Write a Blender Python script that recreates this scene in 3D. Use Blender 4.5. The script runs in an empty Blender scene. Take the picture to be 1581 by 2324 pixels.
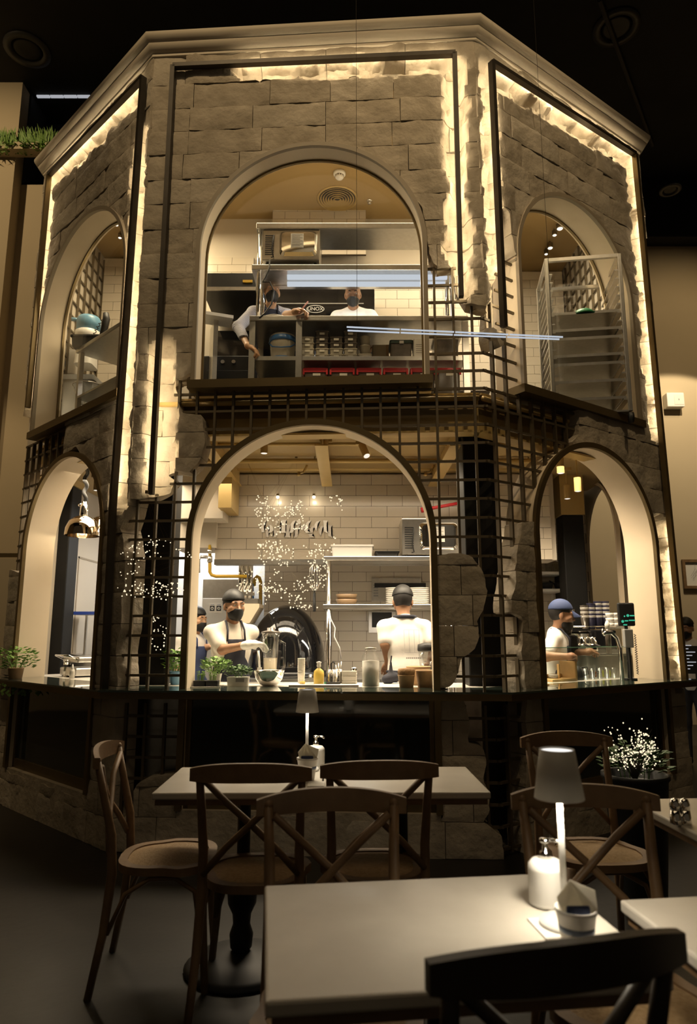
import bpy, bmesh, math, random
import numpy as np
from mathutils import Vector, Matrix, noise
random.seed(7)
C = bpy.context.scene.collection
sc = bpy.context.scene

# ------------------------------------------------------------------ camera
CAMH, PITCH, FPX = 1.37, math.radians(10.2), 1549.3
cam = bpy.data.cameras.new('camera'); cam.lens = 24; cam.sensor_width = 36; cam.sensor_fit = 'AUTO'
cam.clip_start = 0.05; cam.clip_end = 100
cam.dof.use_dof = True; cam.dof.focus_distance = 5.0; cam.dof.aperture_fstop = 3.2
camo = bpy.data.objects.new('camera', cam); C.objects.link(camo)
camo.location = (0, 0, CAMH); camo.rotation_euler = (math.pi/2 + PITCH, 0, 0)
sc.camera = camo
# ------------------------------------------------------------------ world, exposure
w = bpy.data.worlds.new('world'); sc.world = w; w.use_nodes = True
w.node_tree.nodes['Background'].inputs[0].default_value = (1.0, .77, .50, 1)
w.node_tree.nodes['Background'].inputs[1].default_value = 0.034
sc.view_settings.view_transform = 'Standard'; sc.view_settings.look = 'None'
sc.view_settings.exposure = 0.0; sc.view_settings.gamma = 1.0; sc.view_settings.use_curve_mapping = False
WARM = (1.0, .80, .52)
def area(name, loc, size, power, col=WARM, rot=(0, 0, 0), sy=None, spread=None):
    l = bpy.data.lights.new(name, 'AREA'); l.energy = power; l.color = col; l.size = size
    if sy: l.shape = 'RECTANGLE'; l.size_y = sy
    if spread: l.spread = spread
    o = bpy.data.objects.new(name, l); C.objects.link(o); o.location = loc; o.rotation_euler = rot
    return o
def spot(name, loc, to, power, angle=60, col=WARM, blend=.6, r=.05):
    l = bpy.data.lights.new(name, 'SPOT'); l.energy = power; l.color = col
    l.spot_size = math.radians(angle); l.spot_blend = blend; l.shadow_soft_size = r
    o = bpy.data.objects.new(name, l); C.objects.link(o); o.location = loc
    d = Vector(to) - Vector(loc); o.rotation_euler = d.to_track_quat('-Z', 'Y').to_euler()
    return o
def point(name, loc, power, col=WARM, r=.03):
    l = bpy.data.lights.new(name, 'POINT'); l.energy = power; l.color = col; l.shadow_soft_size = r
    o = bpy.data.objects.new(name, l); C.objects.link(o); o.location = loc
    return o
NEUT = (1.0, .82, .58)
# kitchen ceiling panels (ground floor, upper floor)
area('kitchen_light', (-.1, 5.35, 2.74), 2.4, 74, NEUT, sy=.4, spread=math.radians(125))
area('kitchen_light_rear', (-.1, 5.9, 2.72), 2.6, 12, NEUT, sy=.3)
area('back_room_light', (-1.6, 7.7, 2.7), .8, 30, (1, .97, .92), sy=.5)
area('bar_light', (1.65, 5.65, 2.74), .9, 36, NEUT, sy=.6, spread=math.radians(130))
area('left_bay_light', (-2.0, 6.0, 2.74), .9, 30, NEUT, sy=.7)
area('upper_light', (0, 5.4, 5.6), 2.4, 56, (1, .80, .52), sy=.9)
area('upper_bay_light_right', (1.75, 5.75, 5.6), .8, 75, (1, .84, .58), sy=.8)
area('upper_bay_light_left', (-2.05, 5.95, 5.6), .8, 52, (1, .80, .5), sy=.8)
# room lamps: unseen ceiling spots of the hall, and an added fill
HW = (1.0, .73, .40)
spot('hall_lamp', (-1.6, 1.2, 8.6), (-.5, 4.9, 4.9), 390, 50, HW, .9)
spot('hall_lamp_2', (2.2, 1.2, 8.6), (1.3, 4.9, 4.6), 360, 50, HW, .9)
spot('hall_lamp_3', (-6.4, 4.2, 8.9), (-5.4, 8.8, 5.0), 560, 100, HW)
spot('hall_lamp_4', (6.3, 7.0, 8.7), (5.6, 10.8, 4.0), 330, 85, HW)
spot('hall_lamp_5', (5.3, 8.7, 6.6), (5.5, 10.9, 3.4), 480, 70, WARM, .12)
spot('hall_lamp_6', (-5.0, 6.9, 5.6), (-5.0, 8.7, 1.0), 60, 85, HW)
area('hall_fill', (0, .6, 8.5), 6, 48, (1, .75, .45), sy=3)  # soft fill added to raise the dark lower facade

# ------------------------------------------------------------------ pixel helpers (1581 x 2324 frame)
CP, SP = math.cos(PITCH), math.sin(PITCH)
def ray(px, py):
    up = 1162 - py
    return Vector((px - 790.5, FPX*CP - up*SP, FPX*SP + up*CP))
def W(px, py, Y):
    d = ray(px, py); t = Y/d.y
    return Vector((d.x*t, Y, CAMH + d.z*t))
def pz(py, Y): return W(790, py, Y).z
def pY(py, z):
    d = ray(790, py); return (z - CAMH)/d.z*d.y
def X(px, Y, z): return (px - 790.5)/FPX*(Y*CP + (z - CAMH)*SP)
def PM(Y, z=1.2): return (Y*CP + (z - CAMH)*SP)/FPX       # metres per pixel

# ------------------------------------------------------------------ materials
MATS = {}
def mat(name, c, c2=None, scale=8, rough=.6, metal=0, bump=0, bscale=None, emit=None, estr=1, coat=0, spec=None, detail=4):
    if name in MATS: return MATS[name]
    m = bpy.data.materials.new(name); m.use_nodes = True; MATS[name] = m
    nt = m.node_tree; b = nt.nodes['Principled BSDF']
    b.inputs['Base Color'].default_value = (*c, 1); b.inputs['Roughness'].default_value = rough
    b.inputs['Metallic'].default_value = metal
    if coat: b.inputs['Coat Weight'].default_value = coat
    if spec is not None: b.inputs['Specular IOR Level'].default_value = spec
    if emit:
        b.inputs['Emission Color'].default_value = (*emit, 1); b.inputs['Emission Strength'].default_value = estr
    if c2 or bump:
        tc = nt.nodes.new('ShaderNodeTexCoord'); n = nt.nodes.new('ShaderNodeTexNoise')
        n.inputs['Scale'].default_value = scale; n.inputs['Detail'].default_value = detail
        nt.links.new(tc.outputs['Object'], n.inputs['Vector'])
        if c2:
            r = nt.nodes.new('ShaderNodeValToRGB')
            r.color_ramp.elements[0].position = .32; r.color_ramp.elements[1].position = .68
            r.color_ramp.elements[0].color = (*c, 1); r.color_ramp.elements[1].color = (*c2, 1)
            nt.links.new(n.outputs['Fac'], r.inputs['Fac']); nt.links.new(r.outputs['Color'], b.inputs['Base Color'])
        if bump:
            n2 = n
            if bscale:
                n2 = nt.nodes.new('ShaderNodeTexNoise'); n2.inputs['Scale'].default_value = bscale
                n2.inputs['Detail'].default_value = 6; nt.links.new(tc.outputs['Object'], n2.inputs['Vector'])
            bp = nt.nodes.new('ShaderNodeBump'); bp.inputs['Strength'].default_value = bump; bp.inputs['Distance'].default_value = .01
            nt.links.new(n2.outputs['Fac'], bp.inputs['Height']); nt.links.new(bp.outputs['Normal'], b.inputs['Normal'])
    return m
def emis(name, c, s):
    if name in MATS: return MATS[name]
    m = bpy.data.materials.new(name); m.use_nodes = True; MATS[name] = m
    nt = m.node_tree; nt.nodes.remove(nt.nodes['Principled BSDF'])
    e = nt.nodes.new('ShaderNodeEmission'); e.inputs[0].default_value = (*c, 1); e.inputs[1].default_value = s
    nt.links.new(e.outputs[0], nt.nodes['Material Output'].inputs[0])
    return m
def glass(name, tint=(.96, .97, .95), ior=1.35, boost=1.0):
    if name in MATS: return MATS[name]
    m = bpy.data.materials.new(name); m.use_nodes = True; MATS[name] = m
    nt = m.node_tree; nt.nodes.remove(nt.nodes['Principled BSDF'])
    t = nt.nodes.new('ShaderNodeBsdfTransparent'); t.inputs[0].default_value = (*tint, 1)
    g = nt.nodes.new('ShaderNodeBsdfGlossy'); g.inputs['Roughness'].default_value = .02
    f = nt.nodes.new('ShaderNodeLayerWeight'); f.inputs[0].default_value = .5
    mx = nt.nodes.new('ShaderNodeMixShader'); mp = nt.nodes.new('ShaderNodeMath'); mp.operation = 'POWER'; mp.inputs[1].default_value = 4.0
    mu = nt.nodes.new('ShaderNodeMath'); mu.operation = 'MULTIPLY_ADD'; mu.use_clamp = True
    mu.inputs[1].default_value = .5; mu.inputs[2].default_value = ((ior - 1)/(ior + 1))**2*1.6*boost
    nt.links.new(f.outputs['Facing'], mp.inputs[0]); nt.links.new(mp.outputs[0], mu.inputs[0]); nt.links.new(mu.outputs[0], mx.inputs[0])
    nt.links.new(t.outputs[0], mx.inputs[1]); nt.links.new(g.outputs[0], mx.inputs[2])
    nt.links.new(mx.outputs[0], nt.nodes['Material Output'].inputs[0])
    return m
STONE = mat('rough_stone', (.31, .262, .195), (.46, .395, .305), 5, .9, bump=.9, bscale=26, detail=8)
STONE2 = mat('rough_stone_pale', (.37, .32, .245), (.50, .435, .345), 4, .9, bump=.8, bscale=30, detail=8)
PLASTER = mat('cream_plaster', (.70, .59, .43), (.74, .63, .47), 3, .7)
TAUPE = mat('taupe_trim', (.30, .25, .18), (.34, .28, .2), 6, .6)
BRONZE = mat('bronze_frame', (.17, .125, .06), (.20, .15, .075), 4, .38, .75)
IRON = mat('dark_iron', (.035, .028, .02), (.05, .04, .028), 9, .5, .4)
LATT = mat('lattice_iron', (.105, .082, .05), (.13, .10, .06), 12, .5, .45)
GOLD = mat('gold_paint', (.46, .32, .115), (.53, .38, .15), 3, .42, .2)
GOLDD = mat('gold_ceiling', (.36, .25, .105), (.40, .285, .12), 2, .55, .15)
STEEL = mat('brushed_steel', (.56, .54, .50), (.62, .60, .56), 30, .28, .95)
CHROME = mat('chrome', (.80, .78, .74), None, rough=.07, metal=1)
BLACK = mat('matt_black', (.012, .012, .012), None, rough=.55)
BGLOSS = mat('gloss_black', (.008, .008, .009), None, rough=.08, coat=.6)
COLB = mat('black_column_paint', (.007, .0068, .0065), (.010, .0095, .009), 6, .55, spec=.25)
TILE = mat('white_tile', (.56, .495, .395), (.60, .53, .43), 2, .22, coat=.2)
GROUT = mat('dark_grout', (.09, .07, .05), None, rough=.9)
BEIGE = mat('beige_wall', (.46, .38, .255), (.49, .405, .275), 1.3, .85, bump=.08, bscale=90)
DARKW = mat('dark_recess', (.03, .032, .036), (.045, .047, .052), 2, .7)
FLOOR = mat('dark_screed', (.012, .0105, .008), (.022, .019, .015), 1.6, .42, bump=.1, bscale=20, detail=8)
CEIL = mat('black_ceiling', (.012, .012, .011), (.018, .017, .016), 2, .8)
MARBLE = mat('pale_marble', (.46, .42, .36), (.60, .56, .49), 3.2, .3, detail=9)
QUARTZ = mat('white_counter', (.72, .69, .63), (.76, .73, .67), 4, .25)
WOOD = mat('bentwood', (.15, .088, .042), (.22, .135, .066), 9, .5, bump=.15, bscale=40)
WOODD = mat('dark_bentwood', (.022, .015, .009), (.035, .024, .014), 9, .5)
CANE = mat('woven_cane', (.27, .17, .075), (.36, .24, .12), 70, .7, bump=.5, bscale=120)
WHITE = mat('white_enamel', (.78, .76, .72), None, rough=.4)
WPLAS = mat('white_plastic', (.74, .72, .68), None, rough=.35)
DKGLASS = mat('smoked_glass', (.016, .020, .018), (.02, .025, .022), 1.2, .06, coat=.3)
GLASS = glass('window_glass')
GLASSG = glass('green_edge_glass', (.93, .97, .95), 1.4)
GLASSC = glass('clear_glass', (.965, .97, .96), 1.5, 1.6)
LED = emis('led_warm', (1.0, .80, .50), 29)
LEDV = emis('led_lens', (1.0, .92, .80), 1.0)
LEDC = emis('reflected_led', (.80, .88, 1.0), .62)  # glow of the reflected twin light line
BULB = emis('reflected_bulb', (1.0, .84, .56), 1.2)  # glow of the reflected fairy lights
WIRE = mat('copper_wire', (.18, .12, .05), None, rough=.4, metal=.8)
SKIN = mat('skin_tan', (.50, .29, .17), (.54, .32, .19), 20, .55)
SKIN2 = mat('skin_brown', (.30, .155, .085), (.34, .18, .10), 20, .55)
HAIR = mat('black_hair', (.010, .008, .007), None, rough=.6)
SHIRTW = mat('white_cotton', (.72, .69, .64), (.76, .73, .68), 30, .9, bump=.2, bscale=14)
SHIRTC = mat('cream_cotton', (.60, .55, .46), (.64, .59, .50), 30, .9, bump=.2, bscale=14)
NAVY = mat('navy_apron', (.016, .017, .028), (.02, .022, .036), 20, .8)
BLUECAP = mat('blue_cap', (.035, .055, .14), None, rough=.8)
TROUS = mat('dark_trousers', (.02, .02, .024), None, rough=.9)
RED = mat('red_plastic', (.62, .035, .045), None, rough=.35)
BLUE = mat('blue_plastic', (.03, .12, .33), None, rough=.35)
LBLUE = mat('pale_blue_plastic', (.14, .30, .44), None, rough=.3)
YEL = mat('yellow_pipe_paint', (.42, .26, .02), None, rough=.4)
YELB = mat('yellow_sauce', (.70, .50, .09), None, rough=.4)
LEAF = mat('leaf_green', (.10, .22, .035), (.22, .36, .07), 40, .6)
LEAFD = mat('leaf_dark', (.04, .10, .025), (.09, .17, .04), 40, .6)
SOIL = mat('soil', (.025, .018, .012), None, rough=.95)
KRAFT = mat('kraft_paper', (.34, .21, .10), (.38, .24, .12), 30, .7)
PAPER = mat('paper', (.74, .72, .67), None, rough=.8)
NAPKIN = bpy.data.materials.new('napkin_tissue'); NAPKIN.use_nodes = True
_n = NAPKIN.node_tree; _d = _n.nodes.new('ShaderNodeBsdfTranslucent'); _d.inputs[0].default_value = (.78, .75, .68, 1); _m = _n.nodes.new('ShaderNodeMixShader'); _m.inputs[0].default_value = .55
_n.nodes['Principled BSDF'].inputs['Base Color'].default_value = (.8, .78, .72, 1); _n.links.new(_n.nodes['Principled BSDF'].outputs[0], _m.inputs[1]); _n.links.new(_d.outputs[0], _m.inputs[2]); _n.links.new(_m.outputs[0], _n.nodes['Material Output'].inputs[0])
INK = mat('ink', (.03, .03, .035), None, rough=.8)
NAVYCUP = mat('navy_cup', (.03, .03, .075), None, rough=.5)
OAK = mat('oak_wood', (.42, .25, .09), (.52, .32, .13), 14, .5)
GREENP = mat('green_plastic', (.03, .22, .09), None, rough=.4)
DGREEN = mat('dark_green_crate', (.025, .05, .035), None, rough=.5)
CLEARP = mat('cloudy_plastic', (.42, .39, .33), (.5, .47, .40), 9, .25)
GREYP = mat('grey_plastic', (.30, .30, .29), None, rough=.4)
SMOKEP = mat('smoky_plastic', (.09, .075, .06), (.14, .12, .10), 14, .2)
SMOOTHIE = mat('smoothie', (.62, .52, .34), None, rough=.3)
BROWNB = mat('brown_bowl', (.23, .15, .08), None, rough=.5)
GLOWG = emis('green_glow', (.10, .85, .50), .55)

# ------------------------------------------------------------------ mesh helpers
def obj(name, vf, m, parent=None, smooth=False, loc=None, rot=None):
    me = bpy.data.meshes.new(name)
    me.from_pydata([tuple(v) for v in vf[0]], [], [tuple(f) for f in vf[1]]); me.validate(); me.update()
    ms = m if isinstance(m, (list, tuple)) else [m]
    for k in ms: me.materials.append(k)
    if len(vf) > 2 and vf[2] is not None and len(me.polygons) == len(vf[2]):
        me.polygons.foreach_set('material_index', vf[2])
    if smooth:
        me.polygons.foreach_set('use_smooth', [True]*len(me.polygons))
        if smooth == 'auto': me.set_sharp_from_angle(angle=math.radians(38))
    o = bpy.data.objects.new(name, me); C.objects.link(o)
    if parent: o.parent = parent
    if loc is not None: o.location = loc
    if rot is not None: o.rotation_euler = rot
    return o
def tag(o, label, cat, group=None, kind=None):
    o['label'] = label; o['category'] = cat
    if group: o['group'] = group
    if kind: o['kind'] = kind
    return o
def struct(o, label=None, cat=None):
    o['kind'] = 'structure'
    if label: o['label'] = label
    if cat: o['category'] = cat
    return o
def thing(name, label, cat, loc=(0, 0, 0), rz=0, group=None):
    o = bpy.data.objects.new(name, None); C.objects.link(o); o.empty_display_size = .05
    o.location = loc; o.rotation_euler = (0, 0, rz)
    return tag(o, label, cat, group)
def dup(root, loc, rz=0, label=None, group=None):
    r = root.copy(); C.objects.link(r); r.location = loc; r.rotation_euler = (0, 0, rz)
    if label: r['label'] = label
    if group: r['group'] = group
    for ch in list(root.children):
        c = ch.copy(); C.objects.link(c); c.parent = r
        for g in list(ch.children):
            d = g.copy(); C.objects.link(d); d.parent = c
    return r
def join(*vfs):
    V, F, I = [], [], []
    for q, vf in enumerate(vfs):
        o = len(V); V += [tuple(v) for v in vf[0]]; F += [tuple(i + o for i in f) for f in vf[1]]
    return V, F
def joinm(*pairs):      # (vf, material index)
    V, F, I = [], [], []
    for vf, k in pairs:
        o = len(V); V += [tuple(v) for v in vf[0]]; F += [tuple(i + o for i in f) for f in vf[1]]; I += [k]*len(vf[1])
    return V, F, I
def box(x0, x1, y0, y1, z0, z1, ch=0):
    if ch <= 0:
        V = [(x, y, z) for z in (z0, z1) for y in (y0, y1) for x in (x0, x1)]
        return V, [(0, 2, 3, 1), (4, 5, 7, 6), (0, 1, 5, 4), (2, 6, 7, 3), (0, 4, 6, 2), (1, 3, 7, 5)]
    bm = bmesh.new(); bmesh.ops.create_cube(bm, size=1)
    for v in bm.verts:
        v.co = Vector(((x0 + x1)/2 + v.co.x*(x1 - x0), (y0 + y1)/2 + v.co.y*(y1 - y0), (z0 + z1)/2 + v.co.z*(z1 - z0)))
    bmesh.ops.bevel(bm, geom=bm.edges[:], offset=ch, segments=2, affect='EDGES', profile=.5)
    bm.verts.index_update(); r = [tuple(v.co) for v in bm.verts], [tuple(v.index for v in f.verts) for f in bm.faces]; bm.free()
    return r
def rbox(x0, x1, y0, y1, z0, z1, r, taper=0, n=5):   # vertical-corner rounded box, optional taper at bottom
    pts = []
    for cx, cy, a0 in ((x1 - r, y1 - r, 0), (x0 + r, y1 - r, 90), (x0 + r, y0 + r, 180), (x1 - r, y0 + r, 270)):
        for k in range(n + 1):
            a = math.radians(a0 + 90*k/n); pts.append((cx + r*math.cos(a), cy + r*math.sin(a)))
    mx, my = (x0 + x1)/2, (y0 + y1)/2; N = len(pts)
    V = [(mx + (x - mx)*(1 - taper), my + (y - my)*(1 - taper), z0) for x, y in pts] + [(x, y, z1) for x, y in pts]
    F = [(i, (i + 1) % N, N + (i + 1) % N, N + i) for i in range(N)] + [tuple(range(N - 1, -1, -1)), tuple(range(N, 2*N))]
    return V, F
def lathe(prof, n=24, cx=0, cy=0, cz=0, cap=True):     # prof: [(r,z)...]
    V, F = [], []
    for r, z in prof:
        for k in range(n):
            a = 2*math.pi*k/n; V.append((cx + r*math.cos(a), cy + r*math.sin(a), cz + z))
    for i in range(len(prof) - 1):
        for k in range(n):
            k2 = (k + 1) % n; F.append((i*n + k, i*n + k2, (i + 1)*n + k2, (i + 1)*n + k))
    if cap:
        if prof[0][0] > 1e-5: F.append(tuple(range(n - 1, -1, -1)))
        if prof[-1][0] > 1e-5: F.append(tuple((len(prof) - 1)*n + k for k in range(n)))
    return V, F
def cyl(r, z0, z1, n=20, cx=0, cy=0, r2=None): return lathe([(r, z0), (r if r2 is None else r2, z1)], n, cx, cy)
def tube(pts, r, n=8, closed=False, cap=True):
    pts = [Vector(p) for p in pts]; N = len(pts); V, F = [], []
    rs = r if isinstance(r, (list, tuple)) else [r]*N
    prev = None
    for i, p in enumerate(pts):
        if closed: t = pts[(i + 1) % N] - pts[i - 1]
        else: t = pts[min(i + 1, N - 1)] - pts[max(i - 1, 0)]
        t.normalize()
        if prev is None:
            a = Vector((0, 0, 1)) if abs(t.z) < .9 else Vector((1, 0, 0))
            u = t.cross(a).normalized()
        else:
            u = (prev - t*prev.dot(t))
            u = u.normalized() if u.length > 1e-6 else t.orthogonal().normalized()
        prev = u; v = t.cross(u)
        for k in range(n):
            a = 2*math.pi*k/n; V.append(tuple(p + (u*math.cos(a) + v*math.sin(a))*rs[i]))
    for i in range(N if closed else N - 1):
        j = (i + 1) % N
        for k in range(n):
            k2 = (k + 1) % n; F.append((i*n + k, i*n + k2, j*n + k2, j*n + k))
    if cap and not closed: F.append(tuple(range(n - 1, -1, -1))); F.append(tuple((N - 1)*n + k for k in range(n)))
    return V, F
def beam(p, q, wdt, dep, up=(0, 0, 1)):     # rectangular bar p->q
    p, q = Vector(p), Vector(q); t = (q - p).normalized(); up = Vector(up)
    if abs(t.dot(up)) > .95: up = Vector((0, 1, 0))
    s = t.cross(up).normalized()*wdt/2; u = s.cross(t).normalized()*dep/2
    V = [tuple(e + a*s + b*u) for e in (p, q) for a, b in ((-1, -1), (1, -1), (1, 1), (-1, 1))]
    return V, [(3, 2, 1, 0), (4, 5, 6, 7), (0, 1, 5, 4), (1, 2, 6, 5), (2, 3, 7, 6), (3, 0, 4, 7)]
def ball(c, r, n=12, m=8, sx=1, sy=1, sz=1):
    prof = [(max(r*math.sin(math.pi*i/m), 0 if 0 < i < m else 1e-6), -r*math.cos(math.pi*i/m)) for i in range(m + 1)]
    V, F = lathe(prof, n, cap=False)
    return [(c[0] + x*sx, c[1] + y*sy, c[2] + z*sz) for x, y, z in V], F
def prism(poly, z0, z1):      # convex/concave polygon in xy
    n = len(poly)
    V = [(x, y, z0) for x, y in poly] + [(x, y, z1) for x, y in poly]
    F = [tuple(range(n - 1, -1, -1)), tuple(range(n, 2*n))] + [(i, (i + 1) % n, n + (i + 1) % n, n + i) for i in range(n)]
    return V, F
def prismy(poly, y0, y1):     # polygon in xz, extruded along y
    V, F = prism([(x, z) for x, z in poly], 0, 1); n = len(poly)
    V = [(x, y0, z) for x, z in poly] + [(x, y1, z) for x, z in poly]
    return V, F
def move(vf, dx=0, dy=0, dz=0): return ([(x + dx, y + dy, z + dz) for x, y, z in vf[0]],) + tuple(vf[1:])
def xf(vf, M): return ([tuple(M @ Vector(v)) for v in vf[0]],) + tuple(vf[1:])
def RX(a): return Matrix.Rotation(a, 4, 'X')
def RY(a): return Matrix.Rotation(a, 4, 'Y')
def RZ(a): return Matrix.Rotation(a, 4, 'Z')
def TR(x, y, z): return Matrix.Translation((x, y, z))
ORD = ['first', 'second', 'third', 'fourth', 'fifth', 'sixth', 'seventh', 'eighth', 'ninth', 'tenth', 'eleventh', 'twelfth']
def text(name, s, size, m, parent, loc, rot, ext=.002):
    cu = bpy.data.curves.new(name, 'FONT'); cu.body = s; cu.size = size; cu.extrude = ext; cu.align_x = 'CENTER'; cu.align_y = 'CENTER'
    o = bpy.data.objects.new(name, cu); C.objects.link(o)
    dg = bpy.context.evaluated_depsgraph_get(); me = bpy.data.meshes.new_from_object(o.evaluated_get(dg))
    bpy.data.objects.remove(o); me.materials.clear(); me.materials.append(m)
    o = bpy.data.objects.new(name, me); C.objects.link(o); o.location = loc; o.rotation_euler = rot
    if parent: o.parent = parent
    return o

# ================================================================== the hall
CH = 9.2
floor = struct(obj('floor', box(-10, 10, -4, 12, -.12, 0), FLOOR), 'dark grey polished screed floor of the dim hall', 'floor')
struct(obj('ceiling', box(-10, 10, -4, 12, CH, CH + .1), CEIL), 'black painted hall ceiling high above', 'ceiling')
YL, YR = 8.8, 11.0
op0, op1, opz = X(60, YL, 8.6), -3.02, pz(415, YL)
wl = obj('wall_left', join(box(op0, op1 - .0, YL, YL + .15, 0, opz), box(-10, op0, YL - .22, YL + .15, 0, CH)), BEIGE)
struct(wl, 'tall beige plaster wall left of the stone pavilion', 'wall')
obj('recess_lining', join(box(op0, op1, YL + .6, YL + .65, opz, CH), box(op0, op0 + .03, YL, YL + .6, opz, CH), box(op0, op1, YL, YL + .6, opz - .03, opz)), DARKW, wl)
wr = obj('wall_right', box(2.9, 10, YR, YR + .15, 0, CH - 1.1), BEIGE)
struct(wr, 'beige plaster wall right of the stone pavilion', 'wall')
obj('bulkhead', box(2.9, 10, YR - .3, YR + .15, CH - 1.1, CH), CEIL, wr)
struct(obj('wall_side_left', box(-10.1, -10, -4, 12, 0, CH), BEIGE), 'far left side wall of the hall', 'wall')
struct(obj('wall_side_right', box(10, 10.1, -4, 12, 0, CH), BEIGE), 'far right side wall of the hall', 'wall')
# door in the left wall
dz = pz(1265, YL - .22); dx1 = X(44, YL - .22, 1.8)
dr = obj('door_1', box(dx1 - 1.0, dx1 - .02, YL - .245, YL - .222, .01, dz - .02), mat('door_paint', (.44, .37, .26), None, rough=.6))
struct(dr, 'flush beige door in the wall at the far left', 'door')
obj('door_frame', join(box(dx1 - 1.05, dx1 + .03, YL - .25, YL - .22, dz, dz + .05), box(dx1 - .01, dx1 + .03, YL - .25, YL - .22, 0, dz)), BRONZE, dr)
# led line at the top of the recess
p = W(150, 213, YL - .02)
t = thing('linear_light', 'cool white linear light at the top of the dark wall recess', 'light', (0, 0, 0))
x0, x1 = X(82, YL, p.z), X(205, YL, p.z)
obj('housing', box(x0 - .02, x1 + .02, YL + .0, YL + .08, p.z + .018, CH), BLACK, t)
for k in range(4):
    a = x0 + (x1 - x0)*k/4; obj('light_segment', box(a, a + (x1 - x0)/4 - .012, YL + .01, YL + .05, p.z - .012, p.z + .018), emis('led_dim', (.9, .92, 1), .42), t)
# hall ceiling downlights
for i, (px, py, lab) in enumerate(((62, 112, 'unlit round ceiling downlight at upper left above the recess'), (1398, 62, 'unlit round ceiling downlight at upper right of the pavilion cornice'), (1520, 430, 'small round ceiling fitting above the right wall'))):
    d = ray(px, py); tt = (CH - CAMH)/d.z; c = d*tt
    if py > 400: tt = 10.45/d.y; c = d*tt; c.z = CH - 1.13 - CAMH; tt = (CH - 1.1 - CAMH)/d.z; c = d*tt
    zc = CH if py < 400 else CAMH + c.z
    t = thing('ceiling_downlight', lab, 'ceiling light', (c.x, c.y, zc - .001), 0, 'hall ceiling downlights')
    rr = .30 if py < 400 else .16
    obj('trim_ring', lathe([(rr*.66, 0), (rr*.70, -.03), (rr, -.02), (rr, 0)], 28), mat('ring_grey', (.05, .048, .045), None, rough=.5), t, True)
    obj('baffle', lathe([(rr*.66, -.002), (rr*.5, -.012), (rr*.3, -.004)], 28), BLACK, t, True)
# conduits on the dark ceiling
for i, (a, b, lab) in enumerate((((1010, 250), (1250, 200), 'thin conduit across the black ceiling right of cornice'), ((1360, 0), (1480, 330), 'thin conduit running back over the black ceiling at right'))):
    pa = ray(*a); pb = ray(*b)
    pa = pa*((CH - .05 - CAMH)/pa.z); pb = pb*((CH - .05 - CAMH)/pb.z)
    tag(obj('ceiling_conduit', tube([pa + Vector((0, 0, CAMH)), pb + Vector((0, 0, CAMH))], .03, 8), mat('ring_grey', (.05,)*3)), lab, 'conduit', 'ceiling conduits')

# ================================================================== the pavilion facade
A = Vector((-1.541, 4.697)); B = Vector((.973, 4.538))
eL = Vector((-.724, .69)).normalized(); eR = Vector((.819, .574)).normalized()
Cc = A + eL*2.04; D = B + eR*2.17
class Panel:
    def __init__(s, O, E, name, label):
        s.O = O; s.L = (E - O).length; s.e = (E - O).normalized(); s.n = Vector((-s.e.y, s.e.x))
        s.root = bpy.data.objects.new(name, None); C.objects.link(s.root)
        s.root.location = (O.x, O.y, 0); s.root.rotation_euler = (0, 0, math.atan2(s.e.y, s.e.x))
        struct(s.root, label, 'wall')
    def uz(s, px, py, d=0):
        r = ray(px, py); dn = r.x*s.n.x + r.y*s.n.y
        on = s.O.x*s.n.x + s.O.y*s.n.y + d
        t = on/dn; P = r*t
        return ((P.x - s.O.x)*s.e.x + (P.y - s.O.y)*s.e.y, CAMH + P.z)
    def poly(s, pts, d=0): return [s.uz(x, y, d) for x, y in pts]
    def world(s, u, d, z): return Vector((s.O.x + s.e.x*u + s.n.x*d, s.O.y + s.e.y*u + s.n.y*d, z))
    def arch(s, pl, pr, pt, zb):
        ul = s.uz(*pl)[0]; ur = s.uz(*pr)[0]; ut, zt = s.uz(*pt)
        hw = (ur - ul)/2
        return dict(c=(ul + ur)/2, w=hw, zs=zt - hw, zt=zt, zb=zb)
FR = Panel(A, B, 'wall_front', 'central rough stone facade with two arches and iron lattice')
LF = Panel(Cc, A, 'wall_left_bay', 'left angled stone facade with tall narrow arches')
RT = Panel(B, D, 'wall_right_bay', 'right angled stone facade with tall narrow arches')
ZTOP = 5.9
SILL = FR.uz(700, 861)[1]
FR.arches = [FR.arch((447, 790), (963, 790), (704, 336), SILL), FR.arch((436, 1250), (977, 1250), (712, 966), .26)]
LF.arches = [LF.arch((92, 811), (275, 811), (234, 465), SILL), LF.arch((53, 1330), (227, 1330), (171, 1034), .30)]
RT.arches = [RT.arch((1176, 600), (1420, 615), (1243, 431), SILL), RT.arch((1221, 1292), (1485, 1292), (1327, 1015), .30)]
def arch_f(u, z, a, off=0):     # <0 inside the opening
    w = a['w'] + off
    du = np.abs(u - a['c'])
    lo = np.maximum(du - w, a['zb'] - off - z)
    hi = np.sqrt((u - a['c'])**2 + np.maximum(z - a['zs'], 0)**2) - w
    return np.where(z > a['zs'], hi, lo)
def poly_sdf(u, z, P):          # >0 inside
    d = np.full(u.shape, 1e9); ins = np.zeros(u.shape, bool); n = len(P)
    for i in range(n):
        ax, ay = P[i]; bx, by = P[(i + 1) % n]
        ex, ey = bx - ax, by - ay; L2 = ex*ex + ey*ey + 1e-12
        t = np.clip(((u - ax)*ex + (z - ay)*ey)/L2, 0, 1)
        d = np.minimum(d, (u - ax - t*ex)**2 + (z - ay - t*ey)**2)
        cond = ((ay > z) != (by > z))
        with np.errstate(divide='ignore', invalid='ignore'):
            xi = ex*(z - ay)/(ey if abs(ey) > 1e-12 else 1e-12) + ax
        ins ^= cond & (u < xi)
    d = np.sqrt(d)
    return np.where(ins, d, -d)
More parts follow.
